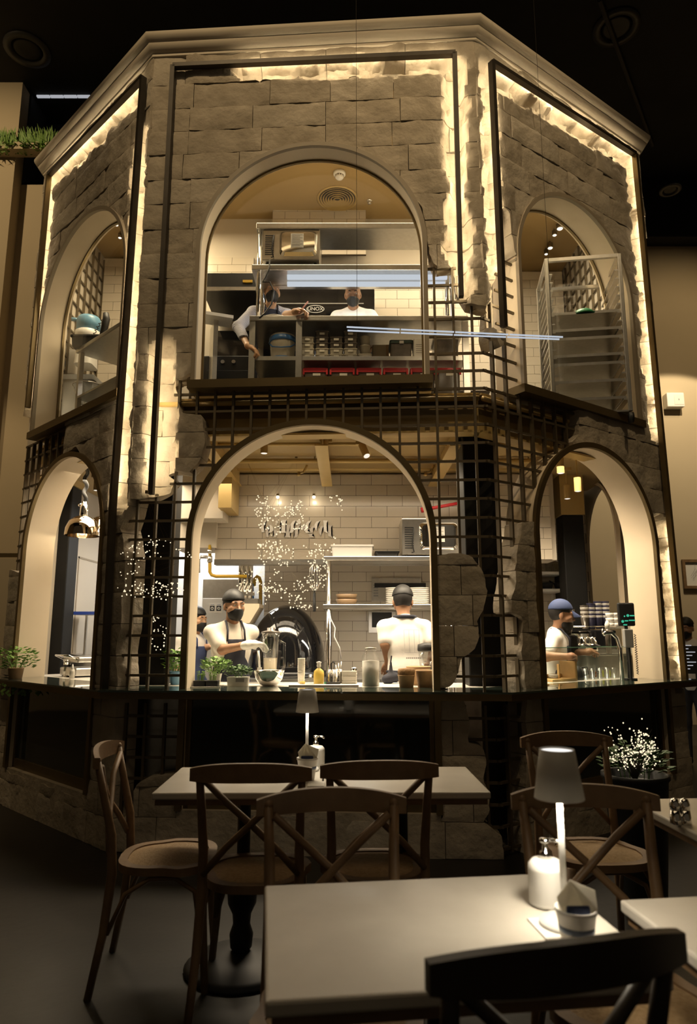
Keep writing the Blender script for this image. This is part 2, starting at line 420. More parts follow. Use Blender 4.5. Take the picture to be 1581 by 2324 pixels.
def nz(u, z, s, seed=0.):
    f = noise.noise
    return np.array([f((a*s + seed, b*s, seed*1.7)) for a, b in zip(u.ravel(), z.ravel())]).reshape(u.shape)
# ---- where stone stands (photo polygons mapped onto each wall plane)
def band(Pn, z0, z1): return [(-.02, z0), (Pn.L + .02, z0), (Pn.L + .02, z1), (-.02, z1)]
def U(Pn, pts): return Pn.poly(pts)
fu = lambda *p: U(FR, p)
FR.regions = [
    [(-.02, ZTOP), (FR.L + .02, ZTOP)] + [(FR.L + .02, FR.uz(1100, 695)[1])] + fu((1060, 690), (1036, 655), (1030, 602), (988, 604), (972, 575), (960, 480), (900, 400), (700, 380), (520, 460), (455, 600), (440, 845), (390, 868), (404, 900), (412, 940), (458, 946), (464, 1000), (452, 1052), (428, 1070), (366, 1066), (397, 1090), (376, 1112), (350, 1126)) + [(-.02, FR.uz(300, 1136)[1])],
    fu((970, 1264), (1030, 1256), (1070, 1264), (1096, 1302), (1106, 1340), (1100, 1382), (1080, 1408), (1086, 1450), (1076, 1480), (1046, 1496), (1040, 1530), (1020, 1556), (970, 1562)),
    fu((985, 1566), (1048, 1570), (1066, 1640), (1062, 1682), (1092, 1692), (1106, 1740), (1096, 1770), (1110, 1800), (1110, 1842), (1090, 1862), (1136, 1900), (1142, 1960), (985, 1970)),
    fu((300, 1960), (304, 1792), (336, 1760), (420, 1758), (430, 1960)),
    [(-.02, 0), (FR.L - .3, 0), (FR.L - .3, .27), (-.02, .20)]]
LF.regions = [
    [(-.02, ZTOP), (LF.L + .02, ZTOP)] + [(LF.L + .02, LF.uz(297, 1132)[1])] + U(LF, ((276, 1200), (291, 1300), (281, 1400), (266, 1480), (271, 1560), (262, 1700), (272, 1830), (262, 1960), (196, 1960), (200, 1560), (215, 1300), (215, 1110), (176, 1010), (146, 1040), (152, 955), (140, 950), (100, 780))) + [(-.02, LF.uz(80, 935)[1])],
    [(-.02, 0), (LF.L - .1, 0), (LF.L - .1, .32), (-.02, .32)],
    [(-.02, 0)] + U(LF, ((60, 1800), (50, 1560), (56, 1330), (50, 1300))) + [(-.03, LF.uz(45, 1290)[1])]]
RT.regions = [
    [(-.02, ZTOP), (RT.L + .02, ZTOP), (RT.L + .02, 0)] + U(RT, ((1490, 1900), (1480, 1300), (1460, 1200), (1400, 1080), (1330, 1030), (1292, 1006), (1313, 988), (1311, 932), (1250, 880), (1200, 840), (1190, 700), (1162, 560), (1150, 480))) + U(RT, ((1138, 470), (1140, 560), (1136, 640), (1140, 705), (1124, 690))) + [(-.02, RT.uz(1100, 695)[1])],
    U(RT, ((1215, 1186), (1182, 1184), (1171, 1250), (1165, 1310), (1154, 1392), (1186, 1400), (1180, 1480), (1190, 1562), (1235, 1562))),
    U(RT, ((1240, 1562), (1190, 1566), (1192, 1960), (1245, 1960))),
    [(.3, 0), (RT.L + .02, 0), (RT.L + .02, .32), (.3, .32)],
    U(RT, ((1124, 700), (1140, 702), (1139, 786), (1127, 790), (1119, 750)))]
# ---- light channels: pixel segment, half width, depth
CHN = {'F': [((548, 166), (1022, 147), .055), ((1030, 150), (1044, 668), .062), ((371, 790), (361, 1100), .085)],
       'L': [((313, 218), (122, 412), .075), ((117, 420), (72, 930), .06), ((322, 320), (276, 1130), .07)],
       'R': [((1104, 160), (1130, 730), .06), ((1128, 182), (1424, 366), .075), ((1428, 370), (1484, 985), .055), ((1500, 1195), (1536, 1545), .06)]}
def seg_dist(u, z, s):
    (ax, ay), (bx, by) = s[0], s[1]; ex, ey = bx - ax, by - ay; L2 = ex*ex + ey*ey
    t = np.clip(((u - ax)*ex + (z - ay)*ey)/L2, 0, 1)
    return np.sqrt((u - ax - t*ex)**2 + (z - ay - t*ey)**2)
def build_stones(Pn, key, seed):
    rnd = random.Random(seed)
    chans = [(Pn.uz(*a), Pn.uz(*b), hw) for a, b, hw in CHN[key]]
    STEP = .026; z = 0; row = 0
    while z < ZTOP - .02:
        h = rnd.choice((.185, .2, .2, .215)); z1 = min(z + h, ZTOP)
        if ZTOP - z1 < .09: z1 = ZTOP
        u = -.012 - rnd.random()*.3
        while u < Pn.L + .012:
            ln = rnd.uniform(.34, .62); u1 = min(u + ln, Pn.L + .012)
            if Pn.L + .012 - u1 < .14: u1 = Pn.L + .012
            ua = max(u, -.012)
            if u1 - ua > .05: one_stone(Pn, ua + .002, u1 - .002, z + .002, z1 - .002, STEP, chans, seed, rnd)
            u = u1
        z = z1; row += 1
def one_stone(Pn, u0, u1, z0, z1, STEP, chans, seed, rnd):
    nu = max(2, int(round((u1 - u0)/STEP)) + 1); nv = max(2, int(round((z1 - z0)/STEP)) + 1)
    uu, zz = np.meshgrid(np.linspace(u0, u1, nu), np.linspace(z0, z1, nv))
    f = np.full(uu.shape, -1e9)
    for R in Pn.regions: f = np.maximum(f, poly_sdf(uu, zz, R))
    for a in Pn.arches: f = np.minimum(f, arch_f(uu, zz, a, .03))
    if f.max() < -.02: return
    rag = nz(uu, zz, 9, seed)*.016 + nz(uu, zz, 24, seed + 3)*.007
    f = f + np.where(f < .06, rag, 0)
    if f.max() <= 0: return
    # face relief
    off = rnd.uniform(-.004, .005); s2 = rnd.random()*50
    rel = nz(uu, zz, 5, s2)*.013 + nz(uu, zz, 13, s2 + 5)*.007 + nz(uu, zz, 30, s2)*.0035
    eu = np.minimum(uu - u0, u1 - uu); ez = np.minimum(zz - z0, z1 - zz)
    edge = np.minimum(eu, ez); round_ = np.clip(1 - edge/.014, 0, 1)**2*.0045
    y = -(rel + off + .012) + round_
    rec = np.zeros(uu.shape)
    for s in chans:
        d = seg_dist(uu, zz, s)
        if d.min() < s[2] + .12:
            dd = d + nz(uu, zz, 6, seed + 11)*.06 + nz(uu, zz, 17, seed + 2)*.03
            k = np.clip((s[2] + .034 - dd)/.05, 0, 1); rec = np.maximum(rec, k*k*(3 - 2*k))
    y = y + rec*(.105 + nz(uu, zz, 11, s2)*.02)
    V, F, key = [], [], {}
    def vid(i, j):
        k = (i, j)
        if k not in key: key[k] = len(V); V.append((uu[i, j], y[i, j], zz[i, j]))
        return key[k]
    def eid(i, j, i2, j2):
        k = (min((i, j), (i2, j2)), max((i, j), (i2, j2)))
        if k not in key:
            (i, j), (i2, j2) = k; a, b = f[i, j], f[i2, j2]; t = a/(a - b)
            key[k] = len(V); V.append((uu[i, j] + t*(uu[i2, j2] - uu[i, j]), y[i, j] + t*(y[i2, j2] - y[i, j]), zz[i, j] + t*(zz[i2, j2] - zz[i, j])))
        return key[k]
    for i in range(nv - 1):
        for j in range(nu - 1):
            q = ((i, j), (i, j + 1), (i + 1, j + 1), (i + 1, j)); poly = []
            for k in range(4):
                a, b = q[k], q[(k + 1) % 4]
                if f[a] > 0: poly.append(vid(*a))
                if (f[a] > 0) != (f[b] > 0): poly.append(eid(*a, *b))
            if len(poly) >= 3: F.append(tuple(poly))
    if not F: return
    cnt = {}
    for p in F:
        for k in range(len(p)): cnt[(p[k], p[(k + 1) % len(p)])] = 1
    edges = [e for e in cnt if (e[1], e[0]) not in cnt]
    bmap = {}
    for a, b in edges:
        for q in (a, b):
            if q not in bmap: bmap[q] = len(V); V.append((V[q][0], .15, V[q][2]))
    for a, b in edges: F.append((b, a, bmap[a], bmap[b]))
    obj('stone', (V, F), STONE2 if rnd.random() < .4 else STONE, Pn.root, 'auto')
build_stones(FR, 'F', 11); build_stones(LF, 'L', 23); build_stones(RT, 'R', 37)

# ---- backing core behind the stone (closes the wall thickness inside)
# ---- arch frames
def arch_pts(a, off, n=40):
    w = a['w'] + off
    pts = [(a['c'] - w, a['zb'])]
    for k in range(n + 1):
        t = math.pi - math.pi*k/n; pts.append((a['c'] + w*math.cos(t), a['zs'] + w*math.sin(t)))
    return pts + [(a['c'] + w, a['zb'])]
def arch_ring(a, o0, o1, y0, y1):
    P0, P1 = arch_pts(a, o0), arch_pts(a, o1); n = len(P0); V, F = [], []
    for P, y in ((P0, y0), (P1, y0), (P1, y1), (P0, y1)): V += [(u, y, z) for u, z in P]
    for k in range(4):
        k2 = (k + 1) % 4
        for i in range(n - 1): F.append((k*n + i, k*n + i + 1, k2*n + i + 1, k2*n + i))
    F.append((0, n, 2*n, 3*n)); F.append((n - 1, 4*n - 1, 3*n - 1, 2*n - 1))
    return V, F
REV = {id(FR): .17, id(LF): .22, id(RT): .24}
for Pn, nm in ((FR, 'central'), (LF, 'left'), (RT, 'right')):
    for q, a in enumerate(Pn.arches):
        dp = REV[id(Pn)] if q == 0 else REV[id(Pn)] + .02
        fr = obj('arch_frame', arch_ring(a, 0, .032 if q == 0 else .042, -.03, .0), TAUPE if q == 0 else BRONZE, Pn.root, 'auto')
        obj('arch_reveal', arch_ring(a, 0.002, .03, .0, dp), PLASTER, Pn.root, 'auto')
        if q == 0:
            P = arch_pts(a, -.001); n = len(P)
            pane = obj('glass_pane', ([(u, dp - .03, z) for u, z in P], [tuple(range(n))]), GLASS, fr)
            obj('glazing_bead', arch_ring(a, -.012, .002, dp - .04, dp - .02), BRONZE, fr, 'auto')
            obj('sill', box(a['c'] - a['w'] - .05, a['c'] + a['w'] + .05, -.045, dp + .02, a['zb'] - .06, a['zb'] + .002), BRONZE, Pn.root)
        else:
            P = (a['c'] - a['w'], a['c'] + a['w'])
            pnl = obj('smoked_panel', box(P[0] + .03, P[1] - .03, .05, .07, a['zb'] + .07, .97), DKGLASS, Pn.root)
            obj('panel_frame', join(box(P[0], P[0] + .03, .03, .085, a['zb'], .97), box(P[1] - .03, P[1], .03, .085, a['zb'], .97), box(P[0], P[1], .03, .085, a['zb'], a['zb'] + .07)), BRONZE, pnl)
            obj('plinth', box(P[0] - .03, P[1] + .03, -.01, .12, 0, a['zb']), STONE, Pn.root)

# ---- iron lattice: every visible bar its own piece, stopped at arches and behind stone
SP_ = .132
def lattice(Pn, zmax, zmin=.02, ph=0., u_lo=0, u_hi=None):
    u_hi = Pn.L if u_hi is None else u_hi
    zph = (FR.uz(1000, 603)[1]) % SP_
    def vis(u, z):
        f = np.full(u.shape, -1e9)
        for R in Pn.regions: f = np.maximum(f, poly_sdf(u, z, R))
        ok = (f < .028)
        for a in Pn.arches: ok &= arch_f(u, z, a, .018) > 0
        ok &= ~((z > .93) & (z < 1.0))
        return ok
    runs = []
    k = 0
    while True:
        u = u_lo + ph + k*SP_
        if u > u_hi: break
        s = np.arange(zmin, zmax, .012); m = vis(np.full(s.shape, u), s); runs += [('v', u, a, b) for a, b in spans(s, m)]; k += 1
    z = zph
    while z < zmax + .001:
        if z > zmin:
            s = np.arange(u_lo, u_hi + .001, .012); m = vis(s, np.full(s.shape, z)); runs += [('h', z, a, b) for a, b in spans(s, m)]
        z += SP_
    for t, c, a, b in runs:
        if b - a < .03: continue
        if t == 'v': vf = box(c - .0085, c + .0085, .028, .058, a, b)
        else: vf = box(a, b, .036, .052, c - .0085, c + .0085)
        obj('lattice_bar', vf, LATT, Pn.root)
def spans(s, m):
    out, st = [], None
    for x, v in zip(s, m):
        if v and st is None: st = x
        if not v and st is not None: out.append((st, last)); st = None
        last = x
    if st is not None: out.append((st, s[-1]))
    return out
lattice(FR, FR.uz(1000, 603)[1] + .01, ph=FR.uz(482, 1000)[0] % SP_)
lattice(LF, SILL - .07, ph=.05, u_hi=LF.L - .02)
lattice(RT, RT.uz(1160, 560)[1], ph=.10)

# ---- black frame bars and the light strips behind them
def bars(Pn, segs, m=IRON, d=-.055):
    for (a, b) in segs:
        ua, ub = Pn.uz(*a, d), Pn.uz(*b, d)
        vf = beam((ua[0], d, ua[1]), (ub[0], d, ub[1]), .034, .045, up=(0, -1, 0))
        obj('frame_bar', vf, m, Pn.root)
def strip(Pn, segs, off=(0, 0), d=-.026, w=.024):
    for (a, b) in segs:
        ua, ub = Pn.uz(*a, d), Pn.uz(*b, d)
        p, q = Vector((ua[0] + off[0], d, ua[1] + off[1])), Vector((ub[0] + off[0], d, ub[1] + off[1]))
        h = obj('light_strip', beam(p, q, w, .006, up=(0, -1, 0)), LED, Pn.root)
        obj('strip_channel', beam(p + Vector((0, -.006, 0)), q + Vector((0, -.006, 0)), w + .006, .005, up=(0, -1, 0)), IRON, h)
bars(FR, [((393, 151), (1033, 122)), ((393, 151), (343, 1122)), ((1031, 122), (1046, 674))])
strip(FR, [((545, 144), (1022, 122))]); strip(FR, [((1031, 130), (1045, 660))]); strip(FR, [((361, 790), (345, 1105))])
bars(LF, [((325, 176), (111, 397))]); bars(LF, [((325, 176), (256, 1150)), ((256, 1150), (236, 1562))], IRON); bars(LF, [((111, 397), (63, 925))], BRONZE)
strip(LF, [((315, 190), (118, 392))]); strip(LF, [((112, 402), (66, 918))]); strip(LF, [((317, 300), (258, 1130))])
bars(RT, [((1115, 141), (1440, 350)), ((1115, 141), (1143, 742))]); bars(RT, [((1440, 350), (1500, 985)), ((1500, 985), (1554, 1545))], BRONZE)
strip(RT, [((1124, 150), (1436, 350))]); strip(RT, [((1115, 155), (1142, 738))]); strip(RT, [((1440, 356), (1499, 980))]); strip(RT, [((1520, 1195), (1553, 1542))])
# ---- cornice, mitred round the corners
def offset_path(pts, off):
    out = []
    for i, p in enumerate(pts):
        ns = []
        if i > 0: t = (pts[i] - pts[i-1]).normalized(); ns.append(Vector((t.y, -t.x)))
        if i < len(pts) - 1: t = (pts[i+1] - pts[i]).normalized(); ns.append(Vector((t.y, -t.x)))
        if len(ns) == 1: out.append(p + ns[0]*off)
        else:
            m = (ns[0] + ns[1]).normalized(); out.append(p + m*(off/m.dot(ns[0])))
    return out
ZB = 8.7
path = [Vector((Cc.x, ZB)), Cc, A, B, D, Vector((D.x, ZB))]
prof = [(.0, 5.86), (.022, 5.87), (.022, 5.895), (.045, 5.905), (.06, 5.925), (.068, 5.945), (.068, 5.955), (.085, 5.965), (.10, 5.985), (.105, 6.0), (.105, 6.02), (-.12, 6.03), (-.12, 5.86)]
rows = [[(q.x, q.y, z) for q in offset_path(path, o)] for o, z in prof]
V = [v for r in rows for v in r]; n = len(path); F = []
for i in range(len(rows)):
    j = (i + 1) % len(rows)
    for k in range(n - 1): F.append((i*n + k, i*n + k + 1, j*n + k + 1, j*n + k))
F += [tuple(i*n for i in range(len(rows)))[::-1], tuple(i*n + n - 1 for i in range(len(rows)))]
struct(obj('trim_1', (V, F), mat('cornice_paint', (.52, .45, .35), (.56, .49, .38), 4, .7), None, 'auto'), 'moulded cream cornice round the top of the pavilion', 'cornice')
# ---- rear side walls of the pavilion, floors and roof
def in_poly(ins, zb):
    pts = offset_path([Cc, A, B, D], -ins); return [(p.x, p.y) for p in pts]
def slab(name, ins, z0, z1, m, yb=ZB):
    P = in_poly(ins, 0); poly = P + [(D.x - ins, yb), (Cc.x + ins, yb)]
    return obj(name, prism(poly, z0, z1), m)
struct(slab('floor_kitchen', .14, .0, .02, mat('kitchen_floor', (.16, .14, .12), (.2, .18, .15), 5, .5)), 'kitchen floor inside the pavilion', 'floor')
struct(slab('ceiling_kitchen', .16, 2.93, 3.0, GOLDD), 'gold painted ceiling over the ground floor kitchen', 'ceiling')
struct(slab('floor_upper', .16, 3.0, 3.06, mat('upper_floor', (.10, .085, .06), None, rough=.7)), 'floor of the upper kitchen', 'floor')
struct(slab('ceiling_upper', .16, 5.76, 5.84, mat('ochre_plaster', (.36, .245, .10), (.39, .27, .115), 2, .8)), 'ochre plaster ceiling of the upper kitchen', 'ceiling')
struct(slab('roof', .12, 5.84, 5.98, BLACK), 'flat roof of the pavilion', 'roof')
PLI = mat('inner_plaster', (.55, .49, .40), (.58, .52, .43), 2, .8)
struct(obj('wall_rear', box(Cc.x, D.x, ZB, ZB + .12, 0, 5.9), PLI), 'rear wall of the pavilion', 'wall')
wl2 = struct(obj('wall_left_return', box(Cc.x, Cc.x + .12, Cc.y + .1, ZB, 0, 5.9), PLI), 'plain left return wall of the pavilion', 'wall')
# right return wall with an arch seen through the right bay
ac, aw, azt = 7.2, .62, 2.95
rw = bpy.data.objects.new('wall_right_return', None); C.objects.link(rw); struct(rw, 'right return wall of the pavilion with a plastered arch', 'wall')
xr = D.x
pts = [(D.y + .1, 0), (ac - aw, 0)] + [(ac + aw*math.cos(math.pi - math.pi*k/28), azt - aw + aw*math.sin(math.pi*k/28)) for k in range(29)] + [(ac + aw, 0), (ZB, 0), (ZB, 5.9), (D.y + .1, 5.9)]
arc = [(ac + aw*math.cos(math.pi - math.pi*k/28), azt - aw + aw*math.sin(math.pi*k/28)) for k in range(29)]
pieces = [box(xr - .12, xr, D.y + .1, ac - aw, 0, 5.9), box(xr - .12, xr, ac + aw, ZB, 0, 5.9)]
for (ya, za), (yb_, zb_) in zip(arc[:-1], arc[1:]):
    Vq = [(x, y, z) for x in (xr - .12, xr) for y, z in ((ya, za), (yb_, zb_), (yb_, 5.9), (ya, 5.9))]
    pieces.append((Vq, [(3, 2, 1, 0), (4, 5, 6, 7), (0, 1, 5, 4), (2, 3, 7, 6)]))
obj('wall_body', join(*pieces), PLI, rw)
ring = [(ac + aw*math.cos(math.pi - math.pi*k/28), azt - aw + aw*math.sin(math.pi*k/28)) for k in range(29)]
ring = [(ac - aw, 0)] + ring + [(ac + aw, 0)]
ring2 = [(ac + (y - ac)*1.06, z if z < azt - aw else azt - aw + (z - azt + aw)*1.06) for y, z in ring]
n = len(ring); V = [(x, y, z) for x, R in ((xr - .16, ring), (xr - .16, ring2), (xr + .03, ring2), (xr + .03, ring)) for y, z in R]
F = [(k*n + i, k*n + i + 1, ((k + 1) % 4)*n + i + 1, ((k + 1) % 4)*n + i) for k in range(4) for i in range(n - 1)]
obj('arch_reveal', (V, F), PLASTER, rw, 'auto')
# lattice on the inside of the return walls (upper floor) and around the right return arch
for k in range(14):
    y = D.y + .35 + k*.16
    obj('lattice_bar', box(xr - .15, xr - .13, y, y + .016, 3.1, 5.72), LATT, rw)
    obj('lattice_bar', box(Cc.x + .13, Cc.x + .15, y + .3, y + .316, 3.1, 5.72), LATT, wl2)
    if azt < 2.9 or abs(y - ac) > aw + .05: obj('lattice_bar', box(xr - .15, xr - .13, y, y + .016, 1.6, 2.9), LATT, rw)
for k in range(16):
    z = 3.2 + k*.16
    obj('lattice_bar', box(xr - .14, xr - .125, D.y + .3, ZB - .02, z, z + .016), LATT, rw)
    obj('lattice_bar', box(Cc.x + .125, Cc.x + .14, Cc.y + .3, ZB - .02, z, z + .016), LATT, wl2)
# black structural columns just inside the corners
for (px0, px1, Yc, lab, ztop) in ((1057, 1140, 4.93, 'thick black column behind the lattice right of the central arch', 2.86), (302, 386, 5.05, 'thick black column behind the lattice left of the central arch', 2.86), (92, 150, 6.75, 'black column seen through the lower left arch', 2.86), (1283, 1332, 6.6, 'black column seen through the lower right arch with gold head', 2.53)):
    x0, x1 = X(px0, Yc, 1.9), X(px1, Yc, 1.9); w_ = x1 - x0
    t = thing('column', lab, 'column', ((x0 + x1)/2, Yc + w_/2, .02), 0, 'black columns')
    obj('shaft', box(-w_/2, w_/2, -w_/2, w_/2, 0, ztop - .02, .012), COLB, t)
    obj('capital', box(-w_/2 - .012, w_/2 + .012, -w_/2 - .012, w_/2 + .012, ztop - .02, 2.91), GOLD, t)
# ---- glass bar ledge that runs round the three bays
zc = 1.018
pts_o = offset_path([Cc, A, B, D], .17); pts_i = offset_path([Cc, A, B, D], -.22)
def ring_slab(po, pi, z0, z1):
    n = len(po); V = [(p.x, p.y, z) for z in (z0, z1) for P in (po, pi) for p in P]; F = []
    for i in range(n - 1):
        F += [(i + n, i + n + 1, i + 1, i), (2*n + i, 2*n + i + 1, 3*n + i + 1, 3*n + i), (i, i + 1, 2*n + i + 1, 2*n + i), (n + i + 1, n + i, 3*n + i, 3*n + i + 1)]
    F += [(0, 2*n, 3*n, n), (n - 1, 2*n - 1, 4*n - 1, 3*n - 1)]
    return V, F
t = thing('bar_ledge', 'dark green edged glass bar ledge running round the pavilion', 'counter', (0, 0, 0))
obj('glass_top', ring_slab(pts_o, pts_i, zc - .012, zc), mat('ledge_glass', (.03, .045, .036), None, rough=.05, coat=.5), t)
obj('support_rail', ring_slab(offset_path([Cc, A, B, D], .15), offset_path([Cc, A, B, D], .05), zc - .055, zc - .012), BRONZE, t)

# ================================================================== ground floor kitchen
def tile_wall(root, x0, x1, y, z0, z1, tw=.3, th=.105, phase=0., gap=.0035, axis='x'):
    cache = {}
    def P(a, b, c): return (a, b, c)
    obj('grout_bed', box(x0, x1, y + .002, y + .03, z0, z1), GROUT, root)
    row = 0; z = z1
    while z > z0 + .015:
        zl = max(z - th, z0); u = x0 - ((phase + (row % 2)*tw/2) % tw)
        while u < x1 - .004:
            a, b = max(u, x0), min(u + tw, x1)
            if b - a > .02:
                k = (round(b - a, 3), round(z - zl, 3))
                if k not in cache:
                    o = obj('tile', box(gap/2, b - a - gap/2, -.006, .004, gap/2, z - zl - gap/2), TILE, root, loc=(a, y, zl)); cache[k] = o.data
                else:
                    o = bpy.data.objects.new('tile', cache[k]); C.objects.link(o); o.parent = root; o.location = (a, y, zl)
            u += tw
        z = zl; row += 1
YB, YW = 6.5, 7.4
zbk = pz(1270, YB)
bk = struct(obj('wall_bulkhead', box(X(488, YB, 2.2), 2.0, YB + .03, YB + .35, zbk, 2.93), PLI), 'white tiled bulkhead above the pizza oven', 'wall')
tile_wall(bk, X(488, YB, 2.2), 1.95, YB + .0, zbk, 2.91)
obj('lower_rail', box(X(488, YB, 2.2), 1.2, YB - .03, YB + .1, zbk - .05, zbk), STEEL, bk)
bw = struct(obj('wall_kitchen', box(X(598, YW, 1.5), 2.62, YW + .03, YW + .12, 0, 2.93), PLI), 'white tiled rear wall of the ground floor kitchen', 'wall')
tile_wall(bw, X(598, YW, 1.5), 2.60, YW, .9, 2.88, phase=.1)
br = struct(obj('wall_back_room', box(-2.9, X(600, 8.2, 1.5), 8.2, 8.3, 0, 2.93), mat('white_wall', (.66, .66, .64), None, rough=.8)), 'bright white wall of the back room beyond the oven', 'wall')
pb = struct(obj('trim_2', join(box(X(392, 6.2, 2.4), X(505, 6.2, 2.4), 6.2, 6.9, pz(1176, 6.2), 2.93), box(X(392, 6.4, 2.4), X(488, 6.4, 2.2), 6.45, 6.9, pz(1243, 6.45), pz(1176, 6.2))), PLI), 'plaster downstand beam at the left of the kitchen', 'beam')
obj('gold_duct', box(X(500, 6.15, 2.6), X(529, 6.15, 2.6), 6.05, 6.48, pz(1152, 6.05), 2.93), GOLD, pb)
# gold ceiling clutter: edge beam, joists, pipes
def tprod(name, label, cat, vf, m, group=None, smooth=False): return tag(obj(name, vf, m, None, smooth), label, cat, group)
def edge_beam(Pn, u0, u1, label):
    t = thing('edge_beam', label, 'beam', (Pn.O.x, Pn.O.y, 0), math.atan2(Pn.e.y, Pn.e.x), 'gold edge beams')
    obj('web', box(u0, u1, .16, .175, 2.80, 3.08), GOLD, t)
    obj('flange', join(box(u0, u1, .11, .23, 2.785, 2.80), box(u0, u1, .11, .23, 3.06, 3.075)), GOLD, t)
    obj('sprinkler_pipe', tube([(u0, .10, 3.03), (u1, .10, 3.03)], .02, 8), GOLD, t, True)
edge_beam(FR, .1, FR.L - .05, 'gold painted steel edge beam above the central lower arch')
edge_beam(RT, .05, RT.L - .1, 'gold painted steel edge beam above the lower right arch')
edge_beam(LF, .1, LF.L - .1, 'gold painted steel edge beam above the lower left arch')
for i, (px, lab) in enumerate(((500, 'leftmost gold joist under the kitchen ceiling'), (735, 'middle gold joist under the kitchen ceiling'), (1010, 'rightmost gold joist under the kitchen ceiling'))):
    x = X(px, 5.6, 2.85); tprod('ceiling_joist', lab, 'beam', join(box(x - .05, x + .05, 5.0, YB - .05, 2.78, 2.79), box(x - .006, x + .006, 5.0, YB - .05, 2.79, 2.93)), GOLD, 'gold ceiling joists')
for i, (py, Y, r) in enumerate(((1046, 5.9, .022), (1008, 5.45, .016), (1062, 6.35, .03))):
    z = pz(py, Y); t = thing('ceiling_pipe', ('long gold pipe', 'thin gold pipe', 'thick gold pipe')[i] + ' running across under the kitchen ceiling', 'pipe', (0, 0, 0))
    obj('pipe', tube([(-1.9, Y, z), (1.9, Y, z)], r, 10), GOLD, t, True)
    for x in (-1.4, -.3, .8, 1.6): obj('hanger', tube([(x, Y, z), (x, Y, 2.93)], .006, 6), GOLD, t)
for i, px in enumerate((695, 985)):
    Y = 6.2; x = X(px, Y, 2.6); z = pz(1048, Y); t = thing('sprinkler_drop', ('gold sprinkler drop above the sign', 'gold sprinkler drop above the wall microwave')[i], 'sprinkler', (x, Y, 2.93), 0, 'sprinkler drops')
    obj('drop_pipe', tube([(0, 0, 0), (0, 0, z - 2.93 - .04), (-.03, 0, z - 2.93 - .1), (-.07, 0, z - 2.93 - .11)], .011, 8), GOLD, t, True)
    obj('sprinkler_head', lathe([(.012, -.02), (.022, -.012), (.01, 0), (.012, .02)], 10, -.075, 0, z - 2.93 - .115), GOLD, t, True)
def spotlight(px, py, Y, lab, tilt=(0, 0), big=1., m=GOLD, power=4, zc=2.93, grp='track spotlights'):
    p = W(px, py, Y); L = .13*big; r = .030*big
    t = thing('track_spotlight', lab, 'spotlight', (p.x, p.y, p.z), 0, grp)
    Mx = RX(tilt[0]) @ RY(tilt[1])
    obj('can', xf(lathe([(r*.86, .002), (r, 0), (r, L), (r*.6, L + .012), (.008, L + .012)], 20), Mx), m, t, 'auto')
    obj('lens', xf(lathe([(r*.84, .0), (r*.5, -.003), (.001, -.005)], 20), Mx), LEDV, t)
    top = Mx @ Vector((0, 0, L)); obj('stem', tube([top, (top.x, top.y, zc - p.z)], .007, 6), m, t)
    obj('track_mount', box(top.x - .05, top.x + .05, top.y - .016, top.y + .016, zc - p.z - .025, zc - p.z), m, t)
    d = Mx @ Vector((0, 0, -1))
    spot('spot_beam', p + d*.01, p + d*2, power, 70, NEUT)
spotlight(599, 1029, 5.35, 'gold track spotlight at the left under the central arch', (0, 0), power=8)
spotlight(729, 1030, 5.35, 'gold track spotlight tilted left under the arch crown', (.1, .28), power=8)
spotlight(832, 1035, 5.35, 'gold track spotlight at the right under the central arch', (-.5, -.3), power=5)
spotlight(1272, 1074, 5.5, 'highest gold spotlight in the lower right arch', power=4)
spotlight(1311, 1115, 5.9, 'right gold spotlight of the lower pair in the right arch', power=3)
spotlight(1287, 1132, 6.3, 'left gold spotlight of the lower pair in the right arch', power=3)
spotlight(218, 1113, 6.6, 'slim spotlight beside the chrome heat lamps in the left arch', big=.9, m=BRONZE, power=6)
# red sprinkler pipe at the right
a, b = W(955, 1158, 6.3), W(1052, 1140, 6.3)
t = thing('red_pipe', 'short red fire pipe right of the central arch', 'pipe')
obj('pipe', tube([a, b], .016, 10), RED, t, True); obj('coupling', tube([a, a + (b - a)*.12], .026, 10), RED, t, True)
obj('elbow', tube([b, b + Vector((.03, .1, .02)), b + Vector((.05, .2, .03))], .016, 8), RED, t, True)

# steel counter inside the bays, white top
cin = offset_path([Cc, A, B, D], -.20); cin2 = offset_path([Cc, A, B, D], -.72)
def bay_inner(df, dr):      # counter depth df on the front, dr on the right bay
    n1, n2 = FR.n, RT.n; c1 = B.dot(n1) + df; c2 = B.dot(n2) + dr; det = n1.x*n2.y - n1.y*n2.x
    q = offset_path([Cc, A, B, D], -df); q[2] = Vector(((c1*n2.y - c2*n1.y)/det, (n1.x*c2 - n2.x*c1)/det)); q[3] = D + RT.n*dr
    return q
cin2 = bay_inner(.72, .47)
t = thing('serving_counter', 'white topped serving counter just inside the arches', 'counter')
obj('worktop', ring_slab(cin, cin2, .975, 1.015), QUARTZ, t)
obj('carcass', ring_slab(offset_path([Cc, A, B, D], -.25), bay_inner(.66, .43), .02, .975), STEEL, t)
CT = 1.016
# rear steel counter under the oven
t = thing('steel_workbench', 'stainless steel workbench along the tiled rear wall', 'workbench')
obj('bench_top', box(X(560, 6.6, .95), 1.15, 6.25, YW - .01, .94, .98), STEEL, t)
obj('bench_front', box(X(560, 6.6, .95), 1.15, 6.3, 6.34, .12, .94), STEEL, t)
for x in (-1.0, 0., 1.1): obj('leg', box(x - .02, x + .02, 6.4, 6.44, .02, .94), STEEL, t)
